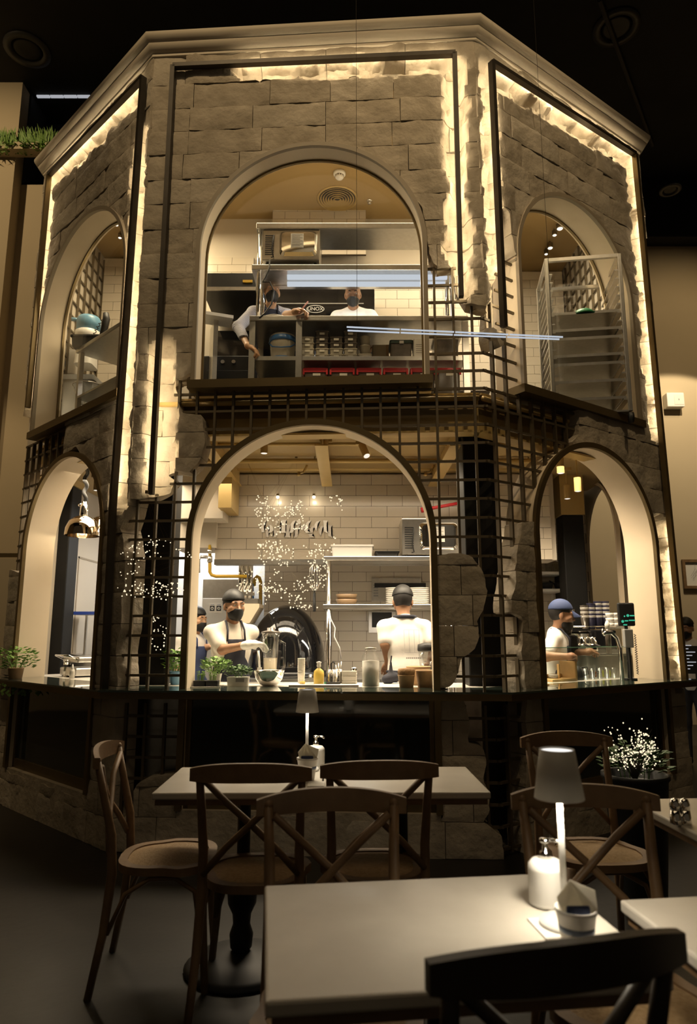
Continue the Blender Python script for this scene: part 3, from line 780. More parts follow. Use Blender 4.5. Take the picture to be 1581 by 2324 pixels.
# pizza oven
ox = X(650, 6.75, 1.2); oz = pz(1500, 6.75) - .05; orr = (735 - 565)/2*PM(6.75)
t = thing('pizza_oven', 'glossy black domed pizza oven on the rear bench', 'oven', (ox, 6.75, .98))
hgt = pz(1372, 6.75 - orr*.3) - .98
prof = [(orr*1.0, 0), (orr*1.03, hgt*.08), (orr*1.03, hgt*.16)] + [(orr*1.03*math.cos(a), hgt*.16 + hgt*.84*math.sin(a)) for a in [math.pi/2*k/14 for k in range(1, 14)]] + [(.001, hgt)]
obj('dome', lathe(prof, 40), BGLOSS, t, True)
obj('base_ring', lathe([(orr*1.06, -.0), (orr*1.08, .02), (orr*1.08, .05), (orr*1.03, .055)], 40), mat('dark_steel', (.05, .05, .05), None, rough=.35, metal=.8), t, True)
# flue hood left of the oven and shiny flue pipes
t = thing('flue_hood', 'sloping cream metal flue hood beside the black oven', 'hood', (0, 0, 0))
Y0 = 6.45; P = [W(545, 1370, Y0), W(588, 1370, Y0), W(588, 1378, Y0), W(566, 1414, Y0), W(545, 1414, Y0)]
obj('hood_body', prismy([(p.x, p.z) for p in P], Y0, Y0 + .35), PLASTER, t)
obj('collar', box(P[0].x + .02, P[1].x - .02, Y0 + .05, Y0 + .3, P[0].z, P[0].z + .05), STEEL, t)
t = thing('flue_pipe', 'shiny steel flue pipe rising left of the black oven', 'flue', (0, 0, 0))
for k, px in enumerate((546, 557, 567)):
    x = X(px, 6.6, 1.8); obj('pipe_run', tube([(x, 6.6, pz(1368, 6.6)), (x, 6.6, zbk + .1)], .026, 12), CHROME, t, True)
x0, x1 = X(538, 6.6, 1.7), X(576, 6.6, 1.7); obj('bracket', box(x0, x1, 6.56, 6.64, pz(1352, 6.6), pz(1344, 6.6)), STEEL, t)
t = thing('gas_pipe', 'yellow gas pipe bending along below the tiled bulkhead', 'pipe', (0, 0, 0))
obj('pipe', tube([W(476, 1238, 6.46), W(476, 1275, 6.4), W(476, 1298, 6.4), W(480, 1305, 6.4), W(490, 1308, 6.4), W(560, 1308, 6.45)], .016, 10), YEL, t, True)
obj('valve', tube([W(476, 1262, 6.4), W(476, 1276, 6.4)], .024, 10), STEEL, t, True)
t = thing('gas_riser', 'yellow gas riser with bend behind the oven', 'pipe', (0, 0, 0))
obj('pipe', tube([W(576, 1330, 6.9), W(578, 1313, 6.9), W(583, 1308, 6.9), W(588, 1311, 6.9), W(591, 1320, 6.9), W(591, 1385, 6.9)], .018, 10), YEL, t, True)
obj('valve_handle', beam(W(572, 1325, 6.86), W(573, 1370, 6.86), .03, .015), BLUE, t)
t = thing('pipe_manifold', 'small grey gas valve cluster on the wall left of the bulkhead', 'valve', (0, 0, 0))
obj('body', tube([W(455, 1264, 6.42), W(470, 1264, 6.42)], .016, 8), STEEL, t, True)
obj('drop', tube([W(452, 1300, 6.42), W(452, 1270, 6.42), W(456, 1264, 6.42)], .01, 8), STEEL, t, True)
obj('gauge', xf(lathe([(.022, 0), (.022, .02), (.0, .02)], 14), Matrix.Translation(W(476, 1252, 6.4)) @ RX(math.pi/2)), STEEL, t, True)
# door opening of the back room with steel fridge and posters
t = thing('steel_fridge', 'tall stainless fridge seen through the doorway at left', 'fridge', (0, 0, .02))
xa, xb = X(455, 7.6, 1.4), X(540, 7.6, 1.4)
obj('body', box(xa, xb, 7.62, 8.15, .02, pz(1318, 7.62), .01), STEEL, t)
fd = obj('door', box(xa + .01, xb - .01, 7.59, 7.62, .1, pz(1362, 7.6), .006), mat('pale_steel', (.68, .68, .66), None, rough=.35, metal=.4), t); obj('handle', tube([(xa + .06, 7.57, 1.0), (xa + .06, 7.57, 1.4)], .01, 8), CHROME, fd, True)
for k, px in enumerate((480, 495)):
    p = W(px, 1380, 7.55); q = thing('notice', ('left', 'right')[k] + ' of two small printed notices on the steel fridge', 'notice', (p.x, 7.585, p.z), 0, 'fridge notices')
    obj('sheet', box(-.036, .036, 0, .003, -.05, .05), PAPER, q); obj('dark_square', box(-.026, .026, -.002, 0, -.03, .026), INK, q)
    obj('print_ring', xf(lathe([(.017, 0), (.017, .002), (.009, .002), (.009, 0)], 16), TR(0, -.002, -.002) @ RX(math.pi/2)), PAPER, q)
    obj('print_line', box(-.02, .02, -.001, 0, .036, .04), BLUE, q)
# sign on the tiles: white blackletter strokes with a lower shadow row, unreadable in the photo
t = thing('wall_sign', 'white blackletter style sign strokes doubled on the tiled bulkhead', 'sign', (0, 0, 0))
def stroke(pts, m, Y=YB - .012):
    P = [W(560 + x/6.5875, 1100 + y/6.5875, Y) for x, y in pts]
    bm_ = bmesh.new(); f_ = bm_.faces.new([bm_.verts.new((p.x, Y, p.z)) for p in P]); bmesh.ops.triangulate(bm_, faces=[f_], ngon_method='EAR_CLIP')
    r_ = bmesh.ops.extrude_face_region(bm_, geom=bm_.faces[:]); bmesh.ops.translate(bm_, verts=[v for v in r_['geom'] if isinstance(v, bmesh.types.BMVert)], vec=(0, -.008, 0))
    bm_.verts.index_update(); vf = [tuple(v.co) for v in bm_.verts], [tuple(v.index for v in f__.verts) for f__ in bm_.faces]; bm_.free()
    obj('letter_stroke', vf, m, t)
SW = mat('sign_white', (.86, .83, .78), None, rough=.5); SW2 = mat('sign_grey_white', (.62, .58, .53), None, rough=.5)
S1 = [[(300, 525), (262, 540), (225, 590), (215, 660), (222, 715), (262, 712), (255, 640), (268, 590)], [(330, 600), (370, 610), (395, 650), (392, 690), (365, 715), (322, 722), (345, 680), (340, 640)],
      [(512, 528), (596, 530), (578, 560), (576, 690), (590, 720), (495, 718), (515, 690), (520, 600), (485, 630), (515, 585)], [(735, 530), (690, 545), (655, 590), (650, 690), (630, 722), (680, 720), (700, 690), (700, 600)], [(740, 532), (800, 540), (810, 575), (775, 600), (750, 565)],
      [(965, 535), (915, 548), (878, 590), (866, 655), (920, 650), (925, 590)], [(850, 668), (925, 660), (905, 690), (950, 720), (880, 722)], [(1098, 538), (1040, 552), (1010, 600), (1012, 650), (1040, 700), (1055, 640), (1060, 585)], [(1140, 535), (1210, 540), (1190, 580), (1195, 690), (1215, 730), (1150, 700), (1145, 580)], [(420, 560), (445, 535), (470, 555), (455, 585)]]
for s in S1: stroke(s, SW)
for s in S1[:9]: stroke([(x + 66, y + 70) for x, y in s], SW2, YB - .009)
for k, px in enumerate((630, 712)):  # lamps added to make the two warm glows on the tiles
    p = W(px, 1128, YB - .1); q = thing('added_glow_lamp', ('left', 'right')[k] + ' of two small lamps added for the warm glows on the tiled bulkhead', 'lamp', (p.x, YB - .1, p.z), 0, 'added glow lamps')
    obj('arm', tube([(0, .1, .02), (0, .02, .03), (0, 0, .01)], .005, 6), BRONZE, q, True); obj('bulb', ball((0, 0, 0), .016), emis('added_bulb', (1, .88, .66), 3), q, True)
    obj('cap', lathe([(.012, .012), (.014, .03), (.001, .034)], 12), BRONZE, q, True)
    point('added_tile_glow', (p.x, YB - .09, p.z - .02), .5, (1, .84, .58), .02)
# reflections of fairy lights, built as sprays on added wires and hooks
def fairy(name, label, pts_fn, n, hang, seed, Y, br=.006, stems=4):
    rnd = random.Random(seed); t = thing(name, label, 'fairy light reflection', (0, 0, 0), 0, 'fairy light reflections')
    P = [pts_fn(rnd) for _ in range(n)]
    bl = []
    for p in P: bl.append(ball(p, br*rnd.uniform(.75, 1.3), 6, 4))
    o = obj('bulbs', join(*bl), BULB, t); o['kind'] = 'stuff'
    P.sort(key=lambda p: (round(p.z*6), p.x)); wires = []
    for k in range(stems):
        Q = sorted(P[k::stems], key=lambda p: p.z); Q = Q[::max(1, len(Q)//9)]
        wires.append(tube(Q + [Vector(hang)], .0005, 3))
    obj('wires', join(*wires), WIRE, t)
    obj('added_hook', tube([hang, (hang[0], hang[1], hang[2] + .02)], .012, 8), BRONZE, t)
    return t
def cloud(px0, px1, py0, py1, Y, dy, shape=lambda a, b: True):
    def f(r):
        while True:
            a, b = r.random(), r.random()
            if shape(a, b): return W(px0 + a*(px1 - px0), py0 + b*(py1 - py0), Y + r.uniform(-dy, dy))
    return f
h1 = W(672, 1040, 5.9)
fairy('fairy_light_reflection', 'large cloud of reflected warm fairy lights in front of the tiled bulkhead', cloud(575, 785, 1125, 1385, 6.05, .12, lambda a, b: (abs(a - .5 + .1*b) < .5 - .2*b) and noise.noise((a*4.2, b*5.5, 3.3)) > -.08 and (b < .3 or b > .42 or a > .85)), 430, (h1.x, 5.9, 2.92), 5, 6.05)
fairy('fairy_light_reflection', 'loose spray of reflected fairy lights left of the white wall sign', cloud(505, 640, 1190, 1390, 6.0, .1, lambda a, b: b > .9 - 1.0*a and (a*53 % 1) < .6 and b < .85), 90, (X(560, 6, 2.9), 6.0, 2.92), 9, 6.0)
def spiral(r):
    a = r.uniform(0, 5.2); q = abs(r.gauss(.8, .22))
    return W(345 + 68*q*math.cos(a)*(1 - .2*math.sin(a)), 1305 + 62*q*math.sin(a) + 18*math.cos(2*a), 4.45 + r.uniform(-.05, .05))
def spiral2(r):
    if r.random() < .72: return spiral(r)
    if r.random() < .5:
        k = r.random(); return W(265 + 170*k, 1262 - 30*math.sin(k*3.1) + r.uniform(-8, 8), 4.45)
    return W(350 + r.uniform(-6, 28), 1400 + r.uniform(0, 78), 4.45 + r.uniform(-.03, .03))
hk = FR.world(FR.uz(345, 1240)[0], -.19, 0)
fairy('fairy_light_reflection', 'curling spray of reflected fairy lights before the lattice left of central arch', spiral2, 190, (X(345, 4.45, 3.), 4.45, pz(1120, 4.45)), 13, 4.45, .0042, 4)

# rear shelving at the right of the central arch
t = thing('steel_shelving', 'two tier stainless shelving in front of the tiled wall', 'shelving', (0, 0, 0))
Ys = 6.15; xa, xb = X(738, Ys, 1.8), X(1000, Ys, 1.8) + .15
for py in (1262, 1371):
    z = pz(py, Ys); obj('shelf', box(xa - .02, xb, Ys, Ys + .36, z - .04, z, .006), STEEL, t)
for x in (xa + .03, xb - .05):
    for y in (Ys + .03, Ys + .33): obj('post', tube([(x, y, .02), (x, y, pz(1262, Ys) - .04)], .022, 12), CHROME, t, True)
area('shelf_light', (.45, Ys + .05, pz(1371, Ys) - .05), .9, 10, (1, .93, .8), sy=.06)
zs1, zs2 = pz(1262, Ys), pz(1371, Ys)
def microwave(Y, px0, px1, py0, py1, lab):
    p0, p1 = W(px0, py1, Y), W(px1, py0, Y); w_, h_ = p1.x - p0.x, p1.z - p0.z
    t = thing('microwave', lab, 'microwave', (p0.x, Y, p0.z))
    obj('casing', box(0, w_, 0, .34, .012, h_, .008), STEEL, t)
    for x in (.04, w_ - .04): obj('foot', cyl(.014, 0, .014, 10, x, .05), BLACK, t)
    q = obj('back_dish', rbox(w_*.30, w_*.95, -.018, .01, 0, 1, .004), STEEL, t) if False else None
    a = [(w_*.30, h_*.16), (w_*.95, h_*.16), (w_*.95, h_*.88), (w_*.30, h_*.88)]
    def rr(x0, x1, z0, z1, r, n=5):
        P = []
        for cx, cz, a0 in ((x1 - r, z1 - r, 0), (x0 + r, z1 - r, 90), (x0 + r, z0 + r, 180), (x1 - r, z0 + r, 270)):
            for k in range(n + 1): an = math.radians(a0 + 90*k/n); P.append((cx + r*math.cos(an), cz + r*math.sin(an)))
        return P
    A1 = rr(w_*.30, w_*.95, h_*.16, h_*.88, .04); A2 = rr(w_*.34, w_*.91, h_*.23, h_*.81, .035); N = len(A1)
    V = [(x, 0, z) for x, z in A1] + [(x, -.028, z) for x, z in A2]
    obj('back_bulge', (V, [(i, (i + 1) % N, N + (i + 1) % N, N + i) for i in range(N)] + [tuple(range(2*N - 1, N - 1, -1))]), CHROME, t, 'auto')
    lb = obj('rating_label', box(w_*.5, w_*.72, -.031, -.028, h_*.36, h_*.76), PAPER, t)
    obj('print_line', join(*[box(w_*.52, w_*(.70 - .04*(k % 2)), -.032, -.031, h_*(.72 - .045*k), h_*(.735 - .045*k)) for k in range(8)]), mat('grey_ink', (.35, .34, .32)), lb)
    for k in range(10): obj('vent_slot', box(w_*.05, w_*.2, -.003, .001, h_*(.2 + .06*k), h_*(.225 + .06*k)), BLACK, t)
    obj('power_cord', tube([(w_*.2, -.01, h_*.75), (w_*.19, -.03, h_*.55), (w_*.17, -.03, h_*.3), (w_*.2, -.02, h_*.1), (w_*.16, -.02, .03)], .006, 6), BLACK, t, True)
    return t
microwave(Ys + .02, 912, 1044, 1176, 1262, 'stainless microwave seen from behind on the top ground floor shelf')
p0 = X(752, Ys + .1, 1.9); t = thing('food_tray', 'translucent white storage tray on the top shelf', 'tray', (p0, Ys + .05, zs1)); wt = X(846, Ys + .1, 1.9) - p0
obj('tub', rbox(0, wt, 0, .25, 0, .10, .02, .05), WPLAS, t, 'auto'); obj('rim', rbox(-.008, wt + .008, -.008, .258, .095, .112, .025), WPLAS, t, 'auto')
p0 = X(852, Ys + .1, 1.9); t = thing('roasting_tray', 'low dark tray beside the microwave on the top shelf', 'tray', (p0, Ys + .05, zs1)); wt = X(905, Ys + .1, 1.9) - p0
obj('pan', rbox(0, wt, 0, .25, 0, .045, .02, .08), mat('dark_steel', (.05, .05, .05)), t, 'auto'); obj('rim', rbox(-.006, wt + .006, -.006, .256, .042, .052, .022), mat('dark_steel', (.05,)*3), t, 'auto')
for k in range(2):
    x = X(786, Ys + .15, 1.5); tag(obj('brown_bowl', lathe([(.06, 0), (.085, .01), (.10, .05), (.093, .05), (.078, .014), (.001, .012)], 28), BROWNB, None, True, (x, Ys + .15, zs2 + k*.045)), ('lower' if k == 0 else 'upper') + ' of two nested brown bowls on the middle shelf', 'bowl', 'brown bowls')
for j, px in enumerate((900, 950)):
    for k in range(9):
        x = X(px, Ys + .16, 1.5); tag(obj('plate', lathe([(.05, 0), (.07, .004), (.098, .014), (.098, .018), (.066, .008), (.001, .006)], 26), WHITE, None, True, (x, Ys + .16, zs2 + k*.017)), f'white plate, {ORD[k]} from the bottom of the {("left", "right")[j]} stack on the middle shelf', 'plate', 'white plates on the shelf')
x0, x1 = X(843, YW, 1.7), X(955, YW, 1.7)
t = thing('knife_rack', 'dark wall rack with stainless panel on the tiles behind the shelf', 'rack', (0, 0, 0))
obj('panel', box(x0, x1, YW - .03, YW - .008, pz(1365, YW), pz(1312, YW)), STEEL, t); obj('magnet_bar', box(x0 + .03, x1 + .05, YW - .05, YW - .03, pz(1334, YW), pz(1324, YW)), BLACK, t)
for k in range(5): obj('slot', box(x0 + .02, x0 + .07, YW - .034, YW - .03, pz(1330 + 6*k, YW), pz(1327 + 6*k, YW)), GREYP, t)
t = thing('wall_box', 'steel framed electrical box on the tiles below the shelf', 'box', (0, 0, 0))
obj('case', box(X(836, YW, 1.5), X(896, YW, 1.5), YW - .07, YW - .008, pz(1436, YW), pz(1388, YW)), STEEL, t); obj('front', box(X(843, YW, 1.5), X(888, YW, 1.5), YW - .078, YW - .07, pz(1424, YW), pz(1390, YW)), BLACK, t)
# whisks hanging from the rail
p = W(714, 1275, 6.4); t = thing('whisk', 'large wire whisk hanging with black handle down from the rail', 'whisk', (p.x, 6.4, p.z))
L1 = p.z - pz(1345, 6.4); L2 = p.z - pz(1388, 6.4)
for k in range(6):
    a = math.pi*k/6; c_, s_ = math.cos(a)*.055, math.sin(a)*.055
    obj('wire_loop', tube([(0, 0, -L1), (c_*.6, s_*.6, -L1*.85), (c_, s_, -L1*.62), (c_*.8, s_*.8, -L1*.2), (0, 0, 0), (-c_*.8, -s_*.8, -L1*.2), (-c_, -s_, -L1*.62), (-c_*.6, -s_*.6, -L1*.85), (0, 0, -L1)], .0028, 5), CHROME, t, True)
obj('handle', lathe([(.012, -L2), (.014, -L2 + .01), (.011, -L1)], 12), BLACK, t, True)
p = W(745, 1386, 6.1); tag(obj('power_lead', tube([W(747, 1386, 6.1), W(750, 1405, 6.1), W(760, 1425, 6.1), W(758, 1445, 6.1), W(770, 1470, 6.1), W(774, 1495, 6.15)], .006, 6), WPLAS, None, True), 'thin white power lead dangling below the steel shelf', 'cable')

# ================================================================== people: smooth-union fields meshed by surface nets
def sdf_mesh(prims, h=.007, k=.025, clips=()):
    pts = []
    for p in prims:
        if p[0] == 'c': r = max(p[3], p[4]); pts += [np.array(p[1]) - r, np.array(p[1]) + r, np.array(p[2]) - r, np.array(p[2]) + r]
        elif p[0] == 'e': r = max(p[2]); pts += [np.array(p[1]) - r, np.array(p[1]) + r]
    lo = np.min(pts, 0) - .03; hi = np.max(pts, 0) + .03
    n = np.ceil((hi - lo)/h).astype(int) + 1
    ax = [lo[i] + h*np.arange(n[i]) for i in range(3)]
    G = np.full(tuple(n), 1.0, np.float32)
    for p in prims:
        mg = .05
        if p[0] == 'c': r = max(p[3], p[4]); a = np.minimum(p[1], p[2]) - r - mg; b = np.maximum(p[1], p[2]) + r + mg
        else: r = max(p[2]); a = np.array(p[1]) - r - mg; b = np.array(p[1]) + r + mg
        i0 = np.clip(((a - lo)/h).astype(int), 0, n - 1); i1 = np.clip(((b - lo)/h).astype(int) + 2, 1, n)
        sl = tuple(slice(i0[i], i1[i]) for i in range(3))
        x, y, z = np.meshgrid(*[ax[i][sl[i]] for i in range(3)], indexing='ij', sparse=True)
        if p[0] == 'c':
            A_, B_ = np.array(p[1]), np.array(p[2]); d = B_ - A_; L2 = d.dot(d) + 1e-12
            t = np.clip(((x - A_[0])*d[0] + (y - A_[1])*d[1] + (z - A_[2])*d[2])/L2, 0, 1)
            f = np.sqrt((x - A_[0] - t*d[0])**2 + (y - A_[1] - t*d[1])**2 + (z - A_[2] - t*d[2])**2) - (p[3] + t*(p[4] - p[3]))
        else:
            c = p[1]; R = np.array(p[3]) if len(p) > 3 and p[3] is not None else np.eye(3)
            X_, Y_, Z_ = x - c[0], y - c[1], z - c[2]
            q = [(R[0, i]*X_ + R[1, i]*Y_ + R[2, i]*Z_)/p[2][i] for i in range(3)]
            l = np.sqrt(q[0]**2 + q[1]**2 + q[2]**2); f = (l - 1)*min(p[2])
        g = G[sl]
        kk = p[5] if p[0] == 'c' and len(p) > 5 else (p[4] if p[0] == 'e' and len(p) > 4 else k)
        hh = np.clip(.5 + .5*(f - g)/kk, 0, 1); G[sl] = f*(1 - hh) + g*hh - kk*hh*(1 - hh)
    if clips:
        x, y, z = np.meshgrid(*ax, indexing='ij', sparse=True)
        for fn in clips: G = np.maximum(G, fn(x, y, z)).astype(np.float32)
    S = G < 0
    cs = S[:-1, :-1, :-1].astype(np.int8)
    idx = [(a, b, c) for a in (0, 1) for b in (0, 1) for c in (0, 1)]
    m = tuple(n - 1)
    cnt = sum(S[a:a + m[0], b:b + m[1], c:c + m[2]].astype(np.int8) for a, b, c in idx)
    cells = np.argwhere((cnt > 0) & (cnt < 8))
    vid = -np.ones(m, np.int64); vid[tuple(cells.T)] = np.arange(len(cells))
    acc = np.zeros((len(cells), 3)); w = np.zeros(len(cells))
    for a in idx:
        for d in range(3):
            if a[d]: continue
            b = list(a); b[d] = 1
            g0 = G[tuple((cells + a).T)]; g1 = G[tuple((cells + b).T)]
            mm = (g0 < 0) != (g1 < 0); t = np.where(mm, g0/(g0 - g1 + 1e-12), 0)
            P = np.array(a, float)[None, :].repeat(len(cells), 0); P[:, d] += t
            acc[mm] += P[mm]; w[mm] += 1
    V = lo + h*(cells + acc/np.maximum(w, 1)[:, None])
    F = []
    for d in range(3):
        u, v = (d + 1) % 3, (d + 2) % 3
        sl0 = [slice(1, -1)]*3; sl0[d] = slice(0, -1); sl1 = list(sl0); sl1[d] = slice(1, None)
        a, b = S[tuple(sl0)], S[tuple(sl1)]
        for flag in (True, False):
            E = np.argwhere((a != b) & (a == flag))
            if not len(E): continue
            E = E + 1; E[:, d] -= 1
            q = []
            for du, dv in ((0, 0), (-1, 0), (-1, -1), (0, -1)):
                c = E.copy(); c[:, u] += du; c[:, v] += dv; q.append(vid[tuple(c.T)])
            Q = np.stack(q, 1) if flag else np.stack(q[::-1], 1)
            F.append(Q)
    F = np.concatenate(F) if F else np.zeros((0, 4), int)
    F = F[(F >= 0).all(1)]
    return V.tolist(), F.tolist()
def v3(*a): return np.array(a, float)
def hand(wr, d, up, curl, s, spread=1.):     # wrist, pointing direction, back-of-hand normal
    d = d/np.linalg.norm(d); up = up - d*up.dot(d); up /= np.linalg.norm(up); lat = np.cross(d, up)*s
    P = [('c', wr, wr + d*.045, .026, .030, .02), ('c', wr + d*.045 - lat*.018, wr + d*.085 - lat*.026, .016, .012, .012), ('c', wr + d*.045 + lat*.015, wr + d*.085 + lat*.022, .017, .012, .012), ('c', wr + d*.05, wr + d*.088, .018, .014, .012)]
    for q, (o, L) in enumerate(((-.030, .062), (-.010, .076), (.010, .084), (.031, .072))):
        b = wr + d*.088 + lat*o*.95*spread; c1 = curl*.8; c2 = curl*1.9
        m1 = b + (d*math.cos(c1) - up*math.sin(c1))*L*.52; m2 = m1 + (d*math.cos(c2) - up*math.sin(c2))*L*.5
        P += [('c', b, m1, .0098, .0088, .005), ('c', m1, m2, .0088, .0075, .005)]
    b = wr + d*.025 + lat*.024; m1 = b + (d*.6 + lat*.75 - up*.25)*.045; m2 = m1 + (d*.95 + lat*.1 - up*.35)*.034
    return P + [('c', b, m1, .013, .011, .008), ('c', m1, m2, .011, .0085, .005)]
def person(label, loc, rz, height=1.74, lean=0, head=(0, 0), arms=None, skin=SKIN, shirt=SHIRTW, sleeve='short', apron=None, cap=None, brim=None, mask=None, beard=False, gloves=None, curl=.5, h=.0075, brimdir=-1, hairlen=.0, strap=False, headroll=0):
    k = height/1.74; R = np.array(Matrix.Rotation(math.radians(lean), 3, 'X'))
    t = thing('person', label, 'person', loc, rz)
    pel = v3(0, 0, .95)*k
    def up(p): return pel + R @ (v3(*p)*k - pel)
    sh = {s: up((.172*s, .01, 1.395)) for s in (1, -1)}
    neck, chest, waist = up((0, .015, 1.46)), up((0, .0, 1.27)), up((0, 0, 1.06))
    hc = up((0, -.018, 1.605))
    Hm = np.array(Matrix.Rotation(math.radians(head[0]), 3, 'Z') @ Matrix.Rotation(math.radians(headroll), 3, 'Y') @ Matrix.Rotation(math.radians(head[1]), 3, 'X'))
    def hp(*p): return hc + Hm @ (v3(*p)*k)
    arms = arms or {}
    el, wr, hd = {}, {}, {}
    for s in (1, -1):
        a = arms.get(s)
        if a is None: el[s] = sh[s] + v3(.05*s, .02, -.28)*k; wr[s] = el[s] + v3(.01*s, -.08, -.24)*k; hd[s] = v3(0, -.2, -1)
        else: el[s], wr[s] = v3(*a[0]), v3(*a[1]); hd[s] = v3(*a[2]) if len(a) > 2 else wr[s] - el[s]
    headP = [('e', hp(0, .012, .035), (.074*k, .094*k, .098*k), Hm), ('e', hp(0, -.028, -.03), (.058*k, .062*k, .082*k), Hm), ('c', hp(0, -.05, -.095), hp(0, -.04, -.08), .022*k, .03*k),
             ('c', hp(0, -.088, .012), hp(0, -.108, -.022), .008*k, .012*k, .01), ('c', hp(-.014, -.092, -.026), hp(.014, -.092, -.026), .008*k, .008*k, .008),
             ('c', hp(-.045, -.078, .032), hp(.045, -.078, .032), .012*k, .012*k, .014), ('c', hp(-.018, -.088, -.062), hp(.018, -.088, -.062), .007*k, .007*k, .006)]
    for s in (1, -1): headP.append(('e', hp(.076*s, .012, -.005), (.011*k, .02*k, .032*k), Hm, .008)); headP.append(('c', hp(.045*s, -.068, -.01), hp(.055*s, -.04, -.03), .018*k, .018*k, .02))
    torso = [('e', chest, (.155*k, .105*k, .20*k), R), ('e', waist, (.140*k, .100*k, .16*k), R), ('e', pel, (.155*k, .105*k, .12*k), None)]
    for s in (1, -1): torso += [('c', neck + v3(0, .01, -.015), sh[s], .05*k, .05*k)]
    body = headP + [('c', neck - v3(0, 0, .03), hp(0, .01, -.06), .056*k, .05*k)] + torso
    for s in (1, -1):
        body += [('c', sh[s], el[s], .050*k, .039*k), ('c', el[s], wr[s], .040*k, .025*k)] + hand(wr[s], hd[s], v3(0, -.15, 1) if abs(hd[s][2]) < .8*np.linalg.norm(hd[s]) else v3(s, 0, 0), curl, s)
        hip = pel + v3(.085*s, 0, -.04)*k; kn = v3(.10*s, -.015, .50)*k; an = v3(.105*s, .01, .09)*k
        body += [('c', hip, kn, .082*k, .056*k), ('c', kn, an, .055*k, .036*k), ('c', an + v3(0, .02, -.045)*k, an + v3(0, -.15, -.055)*k, .034*k, .028*k)]
    b = obj('body', sdf_mesh(body, h), skin, t, True)
    # shirt
    I = .013
    sp = [('e', p[1], tuple(q + I for q in p[2]), p[3]) if p[0] == 'e' else ('c', p[1], p[2], p[3] + .008, p[4] + .008) for p in torso]
    for s in (1, -1):
        if sleeve == 'short': e2 = sh[s] + (el[s] - sh[s])*.72; sp.append(('c', sh[s], e2, .057*k, .060*k))
        else: e2 = el[s] + (wr[s] - el[s])*.86; sp += [('c', sh[s], el[s], .062*k, .054*k), ('c', el[s], e2, .053*k, .042*k)]
    cl = neck + R @ v3(0, -.02, .02)*k
    nb = R @ v3(0, -.25, 1)
    obj('shirt', sdf_mesh(sp, h, .03, [lambda x, y, z: ((x - cl[0])*nb[0] + (y - cl[1])*nb[1] + (z - cl[2])*nb[2]) - .012, lambda x, y, z: (pel[2] - .07) - z]), shirt, t, True)
    tp = [('e', pel, (.166*k, .116*k, .13*k), None)]
    for s in (1, -1):
        hip = pel + v3(.085*s, 0, -.04)*k; kn = v3(.10*s, -.015, .50)*k; an = v3(.105*s, .01, .10)*k
        tp += [('c', hip, kn, .094*k, .068*k), ('c', kn, an, .066*k, .05*k)]
    obj('trousers', sdf_mesh(tp, .012, .03, [lambda x, y, z: z - (pel[2] + .05)]), TROUS, t, True)
    for s in (1, -1):
        an = v3(.105*s, .01, .09)*k; obj('shoe', sdf_mesh([('c', an + v3(0, .03, -.045)*k, an + v3(0, -.16, -.05)*k, .043*k, .036*k), ('c', an + v3(0, .01, -.02), an, .045*k, .045*k)], .012, .02, [lambda x, y, z: .002 - z]), BLACK, t, True)
    if apron:
        J = .021
        ap = [('e', p[1], tuple(q + J for q in p[2]), p[3]) if p[0] == 'e' else p for p in torso[:3]]
        zt_ = 1.34*k
        def front(x, y, z):
            wv = .085 + np.clip((1.20*k - z)/.12, 0, 1)*.10
            return np.maximum(np.maximum(np.abs(x - 0) - wv, y - (-.02 if not lean else 1e3)*1.0 if not lean else (y + .0 - (pel[1] - .02 + (z - pel[2])*(-math.tan(math.radians(lean)))))), z - zt_)
        obj('apron', sdf_mesh(ap + [('c', v3(-.10, -.06, .95)*k, v3(-.10, -.06, .55)*k, .07, .08), ('c', v3(.10, -.06, .95)*k, v3(.10, -.06, .55)*k, .07, .08)], h, .03, [front]), apron, t, True)
        for s in (1, -1):
            obj('apron_strap', tube([up((.075*s, -.12, 1.33)), up((.07*s, -.105, 1.42)), up((.065*s, -.03, 1.49)), up((.05*s, .06, 1.48))], .008, 6), apron, t, True)
    if strap:
        obj('apron_strap', tube([up((-.09, .03, 1.475)), up((-.05, .085, 1.475)), up((.05, .085, 1.475)), up((.09, .03, 1.475))], .017, 6), NAVY, t, True)
        obj('apron_strap', tube([up((-.17, .04, 1.04)), up((-.08, .125, 1.03)), up((.08, .125, 1.03)), up((.17, .04, 1.04))], .012, 6), NAVY, t, True)
    # hair, cap, mask, eyes
    Hi = Hm.T
    def loc_(x, y, z, i): return Hi[i, 0]*(x - hc[0]) + Hi[i, 1]*(y - hc[1]) + Hi[i, 2]*(z - hc[2])
    hz = .028 if cap else .03
    obj('hair', sdf_mesh([('e', hp(0, .018, .038), (.081*k, .100*k, .104*k), Hm)], .006, .02, [lambda x, y, z: np.maximum(-loc_(x, y, z, 2) + np.where(loc_(x, y, z, 1) > .005, -.045 - hairlen, .07 if not cap else .03), -loc_(x, y, z, 1) - .2)]), HAIR, t, True)
